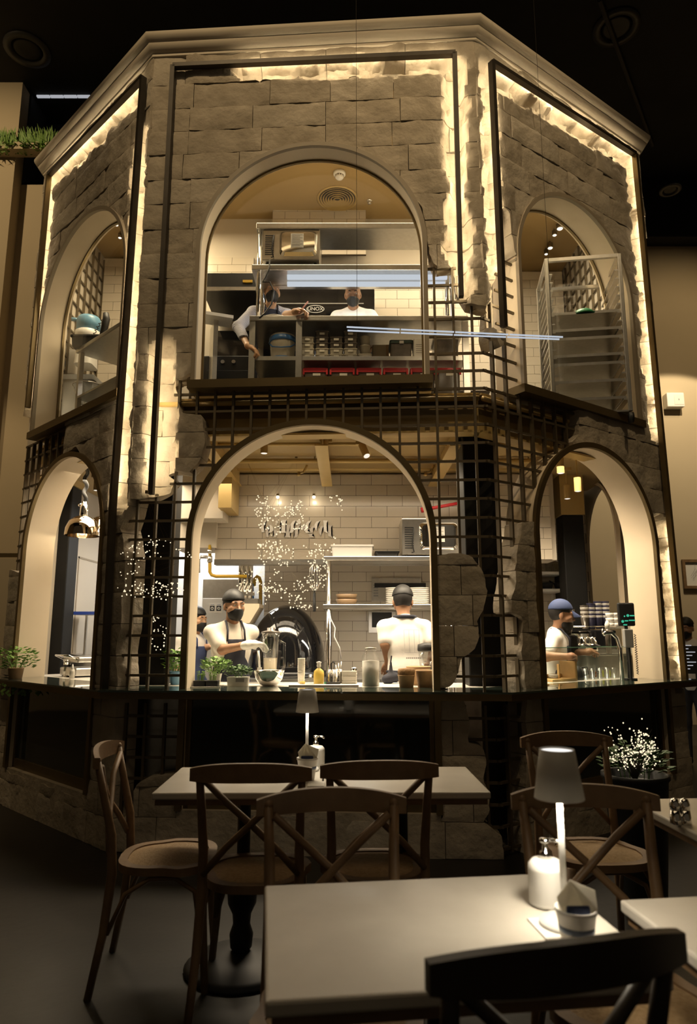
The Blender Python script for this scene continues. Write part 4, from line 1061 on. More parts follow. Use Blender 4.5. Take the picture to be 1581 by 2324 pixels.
    if cap:
        c = obj('cap', sdf_mesh([('e', hp(0, .014, .045), (.090*k, .108*k, .105*k), Hm)], .006, .02, [lambda x, y, z: -loc_(x, y, z, 2) + .052 - .12*loc_(x, y, z, 1)*(1 if brimdir < 0 else .3)]), cap, t, True)
        if brim is not None:
            V, F = [], []; sgn = -1 if brimdir < 0 else 1
            for q in range(2):
                for i in range(3):
                    for j in range(9):
                        a = math.radians(-72 + 144*j/8); rr = .085 + i*.038
                        x_ = math.sin(a)*(.082 + i*.006); y_ = sgn*(.06 + math.cos(a)*(.035 + i*.037)); z_ = .052 - .006*i - .02*math.sin(a)**2*i/2 - q*.004 - (0.012*i)
                        V.append(hp(x_, y_, z_))
            for q in range(2):
                for i in range(2):
                    for j in range(8):
                        a = q*27 + i*9 + j; f_ = (a, a + 1, a + 10, a + 9); F.append(f_ if q == 0 else f_[::-1])
            for j in range(8): a = 18 + j; F.append((a, a + 1, a + 28, a + 27))
            obj('cap_brim', (V, F), brim, c, True)
    if mask:
        mk = obj('face_mask', sdf_mesh([('e', hp(0, -.032, -.045), (.066*k, .072*k, .072*k), Hm), ('c', hp(0, -.095, -.02), hp(0, -.085, -.085), .026*k, .028*k)], .006, .025, [lambda x, y, z: np.maximum(loc_(x, y, z, 2) + .012, loc_(x, y, z, 1) + .012)]), mask, t, True)
        for s in (1, -1): obj('ear_loop', tube([hp(.062*s, -.03, -.02), hp(.078*s, -.0, .0), hp(.083*s, .02, .008)], .003, 5), mask, mk)
    if beard: obj('beard', sdf_mesh([('e', hp(0, -.03, -.06), (.062*k, .068*k, .07*k), Hm), ('c', hp(0, -.075, -.08), hp(0, -.06, -.12), .03*k, .026*k)], .006, .02, [lambda x, y, z: np.maximum(loc_(x, y, z, 2) + .045, loc_(x, y, z, 1) - .005)]), HAIR, t, True)
    for s in (1, -1):
        e = obj('eye', ball(hp(.032*s, -.076, .014), .0115*k, 10, 8), WHITE, t, True); obj('iris', ball(hp(.032*s, -.0825, .013), .0062*k, 8, 6), BLACK, e, True)
        obj('eyebrow', tube([hp(.014*s, -.092, .036), hp(.034*s, -.090, .042), hp(.052*s, -.076, .036)], [.003, .0045, .002], 6), HAIR, t, True)
    if gloves:
        for s in gloves: obj('glove', sdf_mesh([('c', p[1], p[2], p[3] + .004, p[4] + .004) + tuple(p[5:]) for p in hand(wr[s], hd[s], v3(0, -.15, 1), curl, s)] + [('c', wr[s] - (wr[s] - el[s])*.12, wr[s], .034, .033)], .006, .012), WPLAS, t, True)
    return t
STRIPE = bpy.data.materials.new('striped_cotton'); STRIPE.use_nodes = True
nt = STRIPE.node_tree; bs = nt.nodes['Principled BSDF']; wv = nt.nodes.new('ShaderNodeTexWave'); tc = nt.nodes.new('ShaderNodeTexCoord'); rp = nt.nodes.new('ShaderNodeValToRGB')
wv.inputs['Scale'].default_value = 24; wv.inputs['Distortion'].default_value = 1.5; wv.bands_direction = 'DIAGONAL'; nt.links.new(tc.outputs['Object'], wv.inputs['Vector']); nt.links.new(wv.outputs['Fac'], rp.inputs['Fac']); nt.links.new(rp.outputs['Color'], bs.inputs['Base Color'])
rp.color_ramp.elements[0].color = (.16, .16, .24, 1); rp.color_ramp.elements[1].color = (.55, .54, .56, 1); bs.inputs['Roughness'].default_value = .9

def stand(px, py_top, Y, z0=.02):      # standing x and height from the pixel of the head top
    z = pz(py_top, Y); return X(px, Y, z), z - z0
# chef with backwards black cap and mask, working at the blender
Y = 5.62; x, ht = stand(527, 1336, Y)
def rel(px, py, Yp, x, Y, rz=0, z0=.02):     # world pixel point -> person local
    p = W(px, py, Yp) - Vector((x, Y, z0)); c, s = math.cos(-rz), math.sin(-rz)
    return (p.x*c - p.y*s, p.x*s + p.y*c, p.z)
rz = math.radians(28); hgt = ht*1.74/1.755
person('chef in cream T-shirt, navy apron, black cap and mask, holding a blender jug', (x, Y, .02), rz, hgt, 3, (8, 4), {
    1: (rel(528, 1470, 5.62, x, Y, rz), rel(566, 1462, 5.40, x, Y, rz), (.5, -.6, .0)), -1: (rel(505, 1474, 5.45, x, Y, rz), rel(562, 1464, 5.28, x, Y, rz), (1, -.3, .12))},
    SKIN2, SHIRTC, 'short', NAVY, BLACK, None, BLACK, gloves=(1, -1), curl=.55)
# chef seen from behind
Y = 5.75; x, ht = stand(919, 1325, Y); rz = math.radians(190)
person('chef seen from behind in white printed T-shirt and black cap', (x, Y, .02), rz, ht*.995, 6, (-14, 14), {
    1: (rel(874, 1462, 5.72, x, Y, rz), rel(880, 1505, 5.85, x, Y, rz), (0, -.8, -.4)), -1: (rel(985, 1465, 5.75, x, Y, rz), rel(975, 1505, 5.95, x, Y, rz), (0, -.8, -.4))},
    SKIN2, SHIRTW, 'short', None, BLACK, BLACK, None, strap=True, brimdir=-1)
back = [o for o in C.objects if o.name == 'person.001'][0]
kb = ht*.995/1.74
pr = obj('shirt_print', join(*([box(-.085 + .042*q, -.083 + .042*q, .128, .13, 1.18*kb, 1.36*kb) for q in range(4)] + [box(-.085, .043, .128, .13, zz_, zz_ + .002) for zz_ in (1.18*kb, 1.36*kb)])), mat('print_grey', (.33, .31, .30)), back); pr.rotation_euler = (math.radians(6), 0, 0); pr.location = (0, .112, .005)
obj('shirt_print', join(*[box(-.085 + .016*q, -.074 + .016*q, .130, .132, 1.145*kb, 1.157*kb) for q in range(8)]), mat('print_grey', (.33, .31, .30)), back).location = (0, .012, 0)
# helper half hidden behind the arch frame
Y = 6.7; x, ht = stand(438, 1378, Y)
person('kitchen helper in white T-shirt and blue apron half hidden behind the arch frame', (x, Y, .02), math.radians(60), ht, 4, (0, 5), {1: (rel(462, 1470, 6.75, x, Y, math.radians(60)), rel(484, 1466, 6.6, x, Y, math.radians(60)))}, SKIN, SHIRTW, 'short', mat('blue_apron', (.05, .07, .16), None, rough=.9), BLACK, None, BLACK, h=.009)
# barista
Y = 5.78; x, ht = stand(1243, 1361, Y); rz = math.radians(68)
person('barista in white T-shirt and blue peaked cap, mask under the chin', (x, Y, .02), rz, ht*1.0, 8, (12, 8), {
    1: (rel(1255, 1482, 5.95, x, Y, rz), rel(1335, 1480, 5.72, x, Y, rz), (1, -.3, .1)), -1: (rel(1238, 1490, 5.50, x, Y, rz), rel(1294, 1490, 5.42, x, Y, rz), (1, -.1, .05))},
    SKIN2, SHIRTW, 'short', NAVY, BLUECAP, BLUECAP, None, beard=True, curl=.6)
# waiter at the far right of the hall
Y = 7.6; x, ht = stand(1556, 1402, Y, 0)
person('waiter in white shirt with black collar at the far right edge', (x, Y, 0), math.radians(-35), max(ht, 1.55), 4, (-10, 10), None, SKIN2, SHIRTW, 'short', None, BLACK, None, BLACK, h=.01)
# upper kitchen staff
UF = 3.06
Y = 6.06; x = X(600, 5.7, 4.3); rz = math.radians(10)
person('man in striped shirt and black mask leaning over the upper steel counter', (x, Y, UF), rz, 1.585, 33, (6, 8), {
    -1: (rel(541, 742, 5.62, x, Y, rz, UF), rel(562, 785, 5.36, x, Y, rz, UF), (.7, -.3, -.5)), 1: (rel(650, 716, 5.55, x, Y, rz, UF), rel(668, 708, 5.33, x, Y, rz, UF), (.7, -.5, -.05))},
    SKIN, STRIPE, 'long', NAVY, None, None, BLACK, curl=.8)
Y = 6.1; x = X(806, 5.75, 4.3)
person('man in white buttoned shirt and black mask looking down at the upper counter', (x, Y, UF), math.radians(-4), 1.575, 30, (2, 26), {
    -1: (rel(752, 740, 5.9, x, Y, 0, UF), rel(762, 775, 5.9, x, Y, 0, UF)), 1: (rel(864, 740, 5.9, x, Y, 0, UF), rel(852, 775, 5.9, x, Y, 0, UF))},
    SKIN2, SHIRTW, 'long', None, None, None, BLACK, curl=.5)

# ================================================================== things on the serving counter (central arch)
def leafy(root, n, r, h0, h1, size, seed, m, flat=False):
    rnd = random.Random(seed); V, F = [], []
    for _ in range(n):
        a = rnd.random()*6.283; q = r*math.sqrt(rnd.random()); z = h0 + (h1 - h0)*rnd.random()**.7*(1 - .35*(q/r)**2)
        c = Vector((q*math.cos(a), q*math.sin(a), z)); d = Vector((math.cos(a + rnd.uniform(-.8, .8)), math.sin(a), rnd.uniform(-.1, .7))).normalized()
        s = size*rnd.uniform(.6, 1.2); side = d.cross(Vector((0, 0, 1)))
        side = (side.normalized() if side.length > .01 else Vector((1, 0, 0)))*s*.42; nrm = side.cross(d).normalized()*s*.12
        o = len(V); V += [c, c + d*s*.45 + side + nrm, c + d*s, c + d*s*.45 - side + nrm, c + d*s*.45 - nrm*.5]
        F += [(o, o + 4, o + 1), (o + 1, o + 4, o + 2), (o + 2, o + 4, o + 3), (o + 3, o + 4, o)]
    f = obj('foliage', (V, F), m, root, True); f['kind'] = 'stuff'
    st = [tube([(0, 0, h0*.3), (r*.5*math.cos(k), r*.5*math.sin(k), (h0 + h1)/2)], .0025, 5) for k in range(7)]
    obj('stems', join(*st), m, root)
def on_counter(px, Y, z=CT): return (X(px, Y, z), Y, z)
def scale(Y): return PM(Y, 1.05)
# plants
t = thing('potted_basil', 'bright green basil plant in a white pot among the herbs', 'plant', on_counter(489, 5.02))
obj('pot', lathe([(.03, 0), (.042, .075), (.045, .08), (.039, .08), (.036, .07)], 18), WHITE, t, True); leafy(t, 260, .10, .085, .20, .034, 3, LEAF)
t = thing('potted_basil', 'basil plant in a blue pot behind the lattice left of the central arch', 'plant', on_counter(397, 5.08))
obj('pot', lathe([(.032, 0), (.045, .09), (.048, .095), (.042, .095), (.038, .08)], 18), LBLUE, t, True); leafy(t, 200, .085, .10, .25, .042, 4, LEAF)
t = thing('potted_herb', 'dark leaved herb in a white wrapped box beside the steel bowl', 'plant', on_counter(540, 4.95))
obj('box', rbox(-.075, .075, -.05, .05, 0, .062, .01, .08), PAPER, t, 'auto'); obj('label_print', box(-.01, .05, -.053, -.049, .03, .055), mat('print_grey', (.33,)*3), t); leafy(t, 230, .085, .065, .145, .028, 5, LEAFD)
for k, px in enumerate((454, 482)):
    t = thing('seedling_pot', ('left', 'right')[k] + ' of two black pots of thin seedlings at the front of the counter', 'plant', on_counter(px, 4.82), 0, 'seedling pots')
    obj('pot', rbox(-.042, .042, -.04, .04, 0, .045, .006, .1), BLACK, t, 'auto'); obj('soil', box(-.036, .036, -.034, .034, .044, .046), SOIL, t)
    rnd = random.Random(k); st = []
    for q in range(26):
        a, b = rnd.uniform(-.03, .03), rnd.uniform(-.03, .03); hh = rnd.uniform(.03, .075) * (1 if k else .8)
        st += [tube([(a, b, .045), (a*1.15, b*1.1, .045 + hh)], .0012, 4), ball((a*1.15, b*1.1, .047 + hh), .006, 5, 3, 1.3, .8, .4)]
    f = obj('seedlings', join(*st), LEAF, t); f['kind'] = 'stuff'
t = thing('herb_tray', 'shallow cream tray under the seedling pots', 'tray', on_counter(468, 4.82, CT - .001))
obj('tray_base', rbox(-.11, .11, -.06, .055, -.004, .0005, .01), PAPER, t); obj('tray_rim', join(box(-.11, .11, -.066, -.06, -.004, .010), box(-.11, .11, .055, .061, -.004, .010)), PAPER, t)
# steel mixing bowl
r = 35*scale(4.95)
t = thing('mixing_bowl', 'shiny stainless steel mixing bowl on the counter', 'bowl', on_counter(610, 4.95))
obj('bowl', lathe([(r*.35, 0), (r*.6, .012), (r*.85, .045), (r*.98, .09), (r, .105), (r*1.05, .108), (r*.97, .104), (r*.93, .085), (r*.8, .045), (r*.55, .016), (.001, .008)], 36), CHROME, t, True)
# blender with smoothie
p = on_counter(612, 5.25); t = thing('blender_jug', 'clear blender jug of pale smoothie held by the chef', 'blender', p)
h1 = pz(1437, 5.25) - CT
obj('jug', lathe([(.045, .0), (.05, .01), (.062, h1*.9), (.07, h1), (.066, h1), (.058, h1*.9), (.046, .014)], 20), GLASSC, t, True)
obj('smoothie', lathe([(.045, .012), (.052, h1*.5), (.001, h1*.5)], 20), SMOOTHIE, t, True)
obj('lid', lathe([(.071, h1), (.071, h1 + .012), (.03, h1 + .02), (.03, h1 + .04), (.001, h1 + .042)], 20), SMOKEP, t, True)
obj('handle', tube([(.06, 0, h1*.85), (.105, 0, h1*.8), (.105, 0, h1*.3), (.055, 0, h1*.2)], .009, 8), GLASSC, t, True)
t = thing('spatula', 'white spatula standing in the steel mixing bowl', 'spatula', (p[0] - .06, 5.1, CT + .02))
obj('blade', box(-.016, .016, -.004, .004, .0, .10, .003), WPLAS, t); obj('handle', tube([(0, 0, .1), (-.012, .0, .22)], .008, 8), WPLAS, t, True)
# cup stack
Yc = 5.05; r = 8.5*scale(Yc); t = None
for k in range(7):
    o = lathe([(r*.8, 0), (r, .085), (r*1.06, .088), (r*.96, .086), (r*.76, .004), (.001, .004)], 18)
    tag(obj('paper_cup', o, PAPER, None, True, (X(683, Yc, CT), Yc, CT + k*.0165)), f'white paper cup, {ORD[k]} from the bottom of the tall stack beside the yellow bag', 'cup', 'white paper cup stack')
t = thing('sauce_pot', 'small clear pot of olive oil in front of the white cup stack', 'pot', on_counter(686, 4.96))
obj('pot', cyl(.022, 0, .05, 16), GLASSC, t, True); obj('oil', cyl(.020, .003, .03, 16), YELB, t, True)
t = thing('piping_bag', 'yellow filled piping bag with twisted white top', 'piping bag', on_counter(723, 5.0))
obj('bag', lathe([(.030, 0), (.036, .01), (.038, .07), (.034, .10), (.014, .118), (.008, .122)], 18), YELB, t, True)
obj('twisted_top', lathe([(.009, .12), (.016, .135), (.013, .15), (.02, .162), (.001, .168)], 10), PAPER, t, True)
t = thing('glass_carafe', 'small clear glass carafe lying near the yellow bag', 'carafe', on_counter(704, 4.9))
obj('carafe_body', lathe([(.022, 0), (.03, .015), (.027, .04), (.012, .06), (.016, .08), (.014, .08), (.01, .06)], 18), GLASSC, t, True)
for k, (px, lab) in enumerate(((752, 'left perforated steel cutlery holder with black tongs'), (768, 'right perforated steel cutlery holder'))):
    t = thing('cutlery_holder', lab, 'holder', on_counter(px, 5.0 + .05*k), 0, 'cutlery holders')
    obj('cup', lathe([(.026, 0), (.027, .002), (.027, .11), (.024, .11), (.024, .004)], 18), STEEL, t, True)
    for q in range(9):
        a = -math.pi*(.15 + .7*(q % 3)/2); obj('perforation', ball((.027*math.cos(a), .027*math.sin(a), .03 + .028*(q//3)), .004, 6, 4, 1, .5, 1), BLACK, t)
    for q in range(3): obj('utensil', tube([(.008*(q - 1), 0, .02), (.02*(q - 1), .01, .14 + .012*q)], .0035, 6), BLACK if k == 0 else STEEL, t, True)
    if k == 0:
        obj('tongs', tube([(0, .005, .1), (-.005, .005, .15), (.012, .0, .165), (.022, 0, .15)], .005, 6), BLACK, t, True)
t = thing('chopping_board', 'thin pale chopping board with dark edge on the counter', 'chopping board', (X(735, 4.95, CT), 4.97, CT))
wb = 78*scale(4.95); obj('board', box(-wb, wb, -.10, .10, .0, .012, .003), WPLAS, t); obj('edge_band', box(-wb, wb, -.102, -.100, .0, .011), SMOKEP, t)
t = thing('kitchen_knife', 'kitchen knife with green and black handle on the board', 'knife', (X(745, 4.95, CT), 4.95, CT + .0125), math.radians(8))
obj('blade', prism([(-.17, -.002), (-.02, -.016), (-.02, .016), (-.12, .012)], 0, .002), CHROME, t); obj('handle', box(-.02, .085, -.009, .009, 0, .014, .003), BLACK, t); obj('bolster', box(-.03, -.018, -.01, .01, 0, .014), GREENP, t)
t = thing('sugar_shaker', 'steel topped glass shaker behind the cutlery holders', 'shaker', on_counter(803, 5.15)); obj('glass_body', cyl(.022, 0, .07, 16), GLASSC, t, True); obj('metal_top', lathe([(.024, .07), (.024, .11), (.018, .118), (.001, .12)], 16), CHROME, t, True)
for k in range(3): tag(obj('food_container', rbox(-.055, .055, -.045, .045, 0, .032, .01, .06), CLEARP, None, 'auto', (X(792, 5.12, CT) , 5.02, CT + .033*k)), ('lowest', 'middle', 'topmost')[k] + ' shallow clear container stacked right of the cutlery holders', 'container', 'shallow counter containers')
r = 20*scale(4.85); t = thing('storage_jar', 'tall clear jar filled with white flour on the counter', 'jar', on_counter(841, 4.85)); h1 = pz(1470, 4.85) - CT
obj('glass_jar', lathe([(r*.95, 0), (r, .01), (r, h1*.68), (r*.9, h1*.8), (r*.62, h1*.9), (r*.62, h1)], 26), GLASSC, t, True); obj('contents', lathe([(r*.93, .005), (r*.96, h1*.66), (.001, h1*.69)], 24), PAPER, t, True); obj('lid', lathe([(r*.66, h1*.96), (r*.66, h1), (.001, h1 + .004)], 24), CLEARP, t, True)
for k, (px, r_, h_, lab, Yk) in enumerate(((922, 19, .075, 'lower left brown kraft tub at the right of the counter', 4.8), (966, 22, .105, 'tall brown kraft tub nearest the right arch frame', 4.82))):
    r = r_*scale(Yk); t = thing('kraft_tub', lab, 'tub', on_counter(px, Yk), 0, 'kraft tubs')
    obj('tub', lathe([(r*.82, 0), (r, h_), (r*1.04, h_ + .004), (r*1.04, h_ + .010), (r*.97, h_ + .006), (r*.8, .006), (.001, .005)], 26), KRAFT, t, True)
    if k == 0: obj('bread', lathe([(r*.98, h_ + .008), (r*1.05, h_ + .03), (r*.95, h_ + .05), (.001, h_ + .056)], 22), mat('brown_sugar', (.25, .14, .06), (.32, .19, .09), 60, .9, bump=.6), t, True)
r = 26*scale(5.05); t = thing('wooden_bowl', 'wide shallow tan bowl behind the kraft tubs', 'bowl', on_counter(950, 5.05, CT)); obj('bowl_shell', lathe([(r*.5, .0), (r*.6, .07), (r*1.05, .115), (r*1.1, .13), (r*1.02, .13), (.001, .10)], 28), KRAFT, t, True)
r = 19*scale(5.2); t = thing('food_processor', 'food processor jar with black lid behind the kraft tubs', 'blender', on_counter(968, 5.25)); obj('base', lathe([(r, 0), (r*1.05, .02), (r*.9, .12), (r*.8, .125)], 24), BLACK, t, True); obj('jar', lathe([(r*.8, .125), (r*.95, pz(1478, 5.25) - CT), (r*.9, pz(1478, 5.25) - CT)], 24), GLASSC, t, True)
hz_ = pz(1478, 5.25) - CT; obj('lid', lathe([(r, hz_), (r*1.06, hz_ + .01), (r*1.02, hz_ + .05), (r*.5, hz_ + .06), (.001, hz_ + .062)], 24), BLACK, t, True)
t = thing('blue_cloth_bag', 'crumpled dark blue cloth hanging behind the jar', 'cloth', on_counter(886, 5.2)); V, F = sdf_mesh([('c', v3(-.03, 0, .03), v3(.04, .01, .045), .03, .035), ('c', v3(.0, 0, .05), v3(.005, .01, .15), .022, .008), ('e', v3(-.02, -.01, .03), (.04, .03, .03))], .008); obj('cloth_fold', (V, F), NAVY, t, True); obj('tie', tube([(.0, .0, .14), (.01, .01, .2)], .006, 6), NAVY, t)
r = 28*scale(5.2); t = thing('white_drum', 'white plastic drum behind the lattice at the right column', 'drum', (X(1096, 5.35, CT), 5.38, CT)); hd_ = pz(1502, 5.35) - CT; obj('drum_body', lathe([(r*.97, 0), (r, .01), (r, hd_ - .02), (r*.97, hd_ - .015)], 28), WPLAS, t, True); obj('lid', lathe([(r*1.03, hd_ - .02), (r*1.03, hd_), (.001, hd_ + .002)], 28), WPLAS, t, True)

# ================================================================== coffee bar (right arch)
def rc(px, d=.42):      # point on the counter inside the right bay
    r_ = ray(px, 1540); dn = r_.x*RT.n.x + r_.y*RT.n.y; k = (RT.O.x*RT.n.x + RT.O.y*RT.n.y + d)/dn
    return (r_.x*k, r_.y*k, CT)
rzR = math.atan2(RT.e.y, RT.e.x)
a, b = rc(1170, .30), rc(1440, .30)
u0, u1 = 0.05, (Vector(b) - Vector(a)).length
t = thing('sneeze_screen', 'low clear glass screen with green edge on the coffee bar', 'screen', a, rzR); hs = pz(1469, 5.1) - CT - .01
obj('front_pane', box(0, u1, 0, .006, 0, hs), GLASSG, t); obj('top_edge', box(0, u1, -.001, .007, hs, hs + .006), mat('glass_edge', (.20, .42, .32), None, rough=.2), t)
obj('end_edge', box(u1, u1 + .006, -.001, .007, 0, hs), mat('glass_edge', (.2, .42, .32)), t)
# tumblers in rows behind the screen
g0 = thing('glass_tumbler', 'x', 'glass', (0, 0, -5)); 
obj('tumbler_wall', lathe([(.019, 0), (.024, .085), (.0225, .085), (.018, .006), (.001, .005)], 14), GLASSC, g0, True)
first = True
for row in range(2):
    for k in range(7):
        px = 1328 + k*16.2; p = rc(px, .35 + .06*row); lab = f'clear tumbler, {ORD[k]} from the left in the {("front", "back")[row]} row behind the glass screen'
        if first: g0.location = p; g0['label'] = lab; g0['group'] = 'clear tumblers on the coffee bar'; first = False
        else: dup(g0, p, 0, lab, 'clear tumblers on the coffee bar')
p = rc(1308, .39); t = thing('milk_kettle', 'matt black domed kettle behind the glass screen', 'kettle', p); s_ = .034
obj('kettle_body', lathe([(.055, 0), (.06, .02), (.052, .07), (.03, .105), (.012, .112)], 26), BLACK, t, True); obj('lid_knob', ball((0, 0, .12), .010), CHROME, t, True); obj('handle', tube([(.05, 0, .03), (.095, 0, .045), (.09, 0, .10), (.045, 0, .095)], .006, 8), BLACK, t, True); obj('spout', tube([(-.05, 0, .02), (-.08, 0, .06), (-.10, 0, .075)], .007, 8), BLACK, t, True)
p = rc(1268, .37); t = thing('wooden_crate', 'open oak display crate left behind the glass screen', 'crate', p, rzR)
for (x0, x1, y0, y1, z0, z1, nm) in ((-.15, .15, -.06, .09, 0, .02, 'base_board'), (.13, .15, -.06, .09, .02, .15, 'end_board'), (-.15, .15, .078, .09, .02, .05, 'back_board'), (-.02, -.008, -.02, .0, .02, .13, 'divider')): obj(nm, box(x0, x1, y0, y1, z0, z1, .002), OAK, t)
for k in range(3): tag(obj('saucer', lathe([(.02, 0), (.045, .007), (.045, .009), (.001, .004)], 20), WHITE, None, True, (p[0] - .03, p[1] + .02, CT + .021 + .009*k)), ('bottom', 'middle', 'top')[k] + ' white saucer of the small stack in the oak crate', 'saucer', 'white saucers in the crate')
p = rc(1375, .435); t = thing('lemonade_carafe', 'glass carafe of yellow green lemonade behind the tumblers', 'carafe', p); obj('carafe_glass', lathe([(.035, 0), (.042, .02), (.036, .07), (.018, .10), (.022, .13), (.019, .13), (.015, .1)], 20), GLASSC, t, True); obj('lemonade', lathe([(.033, .004), (.04, .02), (.037, .06), (.001, .06)], 20), mat('lime_drink', (.48, .5, .05), None, rough=.3), t, True)
p = rc(1350, .435); t = thing('fruit_bottle', 'small bottle with orange and green fruit beside the lemonade', 'bottle', p); obj('bottle_glass', lathe([(.022, 0), (.024, .05), (.010, .085), (.012, .11)], 16), GLASSC, t, True); obj('fruit', join(ball((0, 0, .02), .015, 8, 6), ball((.004, .004, .045), .012, 8, 6)), mat('orange_fruit', (.6, .22, .04), None, rough=.5), t, True)
# bar furniture behind: espresso machine, grinder, cups, tap, screen, shelves
bb = thing('bar_bench', 'low dark back bench carrying the coffee machine', 'bench', (0, 0, .02)); Yb = 5.95
xe0, xe1 = X(1286, Yb, 1.3), X(1440, Yb, 1.3); zb = pz(1474, Yb) - .03
obj('bench_body', box(xe0 - .01, xe1 + .02, Yb - .05, Yb + .5, 0, zb - .04), STEEL, bb); obj('bench_top', box(xe0 - .03, xe1 + .03, Yb - .08, Yb + .52, zb - .04, zb - .02, .004), STEEL, bb)
zb += 0; t = thing('espresso_machine', 'chrome and black espresso machine on the coffee bar', 'coffee machine', (xe0, Yb, zb)); wE = X(1402, Yb, 1.3) - xe0; hE = pz(1430, Yb) - zb
obj('machine_body', box(wE*.5, wE, .02, .38, 0, hE, .012), BGLOSS, t); obj('boiler_cover', box(0, wE*.62, .05, .38, .03, hE*.95, .02), CHROME, t); obj('cup_rail', tube([(0, .03, hE + .03), (wE, .03, hE + .03)], .006, 8), CHROME, t, True)
for k in range(3):
    g = obj('group_head', xf(lathe([(.032, 0), (.036, .02), (.026, .05), (.03, .065)], 18), TR(.05 + .085*k, .0, hE*.35)), CHROME, t, True); obj('portafilter_handle', tube([(.05 + .085*k, -.02, hE*.38), (.07 + .085*k, -.12, hE*.30)], .009, 8), BLACK, g, True)
    obj('steam_wand', tube([(.02 + .1*k, -.01, hE*.7), (.03 + .1*k, -.06, hE*.5), (.035 + .1*k, -.07, .02)], .005, 8), CHROME, t, True)
obj('drip_tray', box(0, wE, -.06, .05, 0, .03), STEEL, t)
zE = zb + hE + .0
p = W(1289, 1440, 5.9); t = thing('coffee_grinder', 'coffee grinder with tall clear conical hopper beside the barista', 'grinder', (X(1289, 5.85, 1.4), 5.85, zb)); hg = pz(1442, 5.85) - zb; hT = pz(1383, 5.85) - zb
obj('grinder_body', box(-.06, .06, -.07, .09, 0, hg, .015), BLACK, t); obj('hopper', lathe([(.022, hg), (.035, hg + .05), (.062, hT - .01), (.062, hT), (.058, hT), (.03, hg + .05)], 22), GLASSC, t, True); obj('beans', lathe([(.022, hg + .004), (.032, hg + .045), (.001, hg + .05)], 18), mat('coffee_beans', (.05, .025, .012), None, rough=.6), t, True)
cup = lathe([(.026, 0), (.037, .095), (.039, .098), (.035, .098), (.024, .004), (.001, .004)], 18)
def pcup(px, k, lab, m, grp):
    o = obj('paper_cup', join(cup), m, None, True, (X(px, Yb + .2, 1.5), Yb + .2, zE + .012 + k*.018)); tag(o, lab, 'cup', grp)
for j, (px, n_, mm, nm) in enumerate(((1327, 7, SMOKEP, 'grey'), (1342, 8, NAVYCUP, 'left navy'), (1358, 9, NAVYCUP, 'middle navy'), (1374, 9, NAVYCUP, 'right navy'))):
    for k in range(n_): pcup(px, k, f'paper cup, {ORD[k]} from the bottom of the {nm} stack on the coffee machine', mm if k % 2 == 0 or k == n_ - 1 else PAPER, 'paper cup stacks on the coffee machine')
wc = lathe([(.022, 0), (.036, .03), (.038, .048), (.034, .048), (.02, .006), (.001, .005)], 18)
for j, px in enumerate((1382, 1394, 1406)):
    for k in range(3): tag(obj('coffee_cup', join(wc, tube([(.035, 0, .04), (.052, 0, .035), (.048, 0, .015), (.03, 0, .012)], .004, 6)), WHITE, None, True, (X(px, Yb + .12, 1.5), Yb + .1, zE + .012 + k*.044)), f'white china cup, {ORD[k]} from the bottom of the {("left", "middle", "right")[j]} white stack', 'cup', 'white china cup stacks')
p = W(1382, 1442, 5.75); t = thing('syrup_bottle', 'dark squeeze bottle with pale cap before the white cups', 'bottle', (p.x, 5.78, zb)); hb = pz(1408, 5.78) - zb; obj('bottle_body', lathe([(.022, 0), (.024, hb*.6), (.020, hb*.75)], 16), SMOKEP, t, True); obj('cap', lathe([(.021, hb*.75), (.021, hb*.88), (.008, hb), (.001, hb)], 16), PAPER, t, True)
t = thing('water_tap', 'curved chrome water tap on the coffee bar', 'tap', (X(1408, 5.55, 1.2), 5.55, CT - .05)); ht_ = pz(1436, 5.55) - CT + .05
obj('swan_neck', tube([(0, 0, 0), (0, 0, ht_*.7), (-.02, 0, ht_*.9), (-.06, 0, ht_), (-.11, 0, ht_), (-.13, 0, ht_ - .015)], .016, 12), CHROME, t, True); obj('lever', tube([(-.13, 0, ht_ - .01), (-.13, 0, ht_ + .03)], .01, 8), CHROME, t, True)
obj('tap_base', cyl(.03, 0, .02, 16), CHROME, t, True)
t = thing('order_screen', 'black order screen with green glowing symbols on the coffee bar', 'screen', (X(1421, 5.6, 1.5), 5.6, CT)); zs_, ze_ = pz(1421, 5.6) - CT, pz(1368, 5.6) - CT; ws = 19*PM(5.6, 1.5)
sc_ = obj('screen_body', box(-ws, ws, -.012, .02, zs_, ze_, .012), BLACK, t); obj('stand', tube([(0, .02, 0), (0, .02, zs_ + .05)], .014, 10), BLACK, t, True); obj('stand_foot', cyl(.05, 0, .012, 18), BLACK, t)
for k, (dx, dz_, r_) in enumerate(((.1, .45, .011), (-.55, .2, .011), (-.3, .42, .006))): obj('symbol_ring', xf(lathe([(r_, 0), (r_, .002), (r_*.6, .002), (r_*.6, 0)], 16), TR(ws*dx, -.013, zs_ + (ze_ - zs_)*dz_) @ RX(math.pi/2)), GLOWG, sc_)
obj('symbol_text', join(*[box(ws*a_, ws*b_, -.0145, -.012, zs_ + (ze_ - zs_)*c_, zs_ + (ze_ - zs_)*(c_ + .05)) for a_, b_, c_ in ((.35, .9, .42), (.2, .95, .22), (-.3, .1, .2), (-.5, -.05, .03))]), GLOWG, sc_)
t = thing('card_reader', 'grey card terminal with coiled cord beside the screen', 'card terminal', (X(1428, 5.5, 1.2), 5.5, CT)); obj('terminal', box(-.035, .035, -.02, .03, pz(1470, 5.5) - CT, pz(1428, 5.5) - CT, .006), GREYP, t); obj('pole', cyl(.012, 0, pz(1468, 5.5) - CT, 10), BLACK, t)
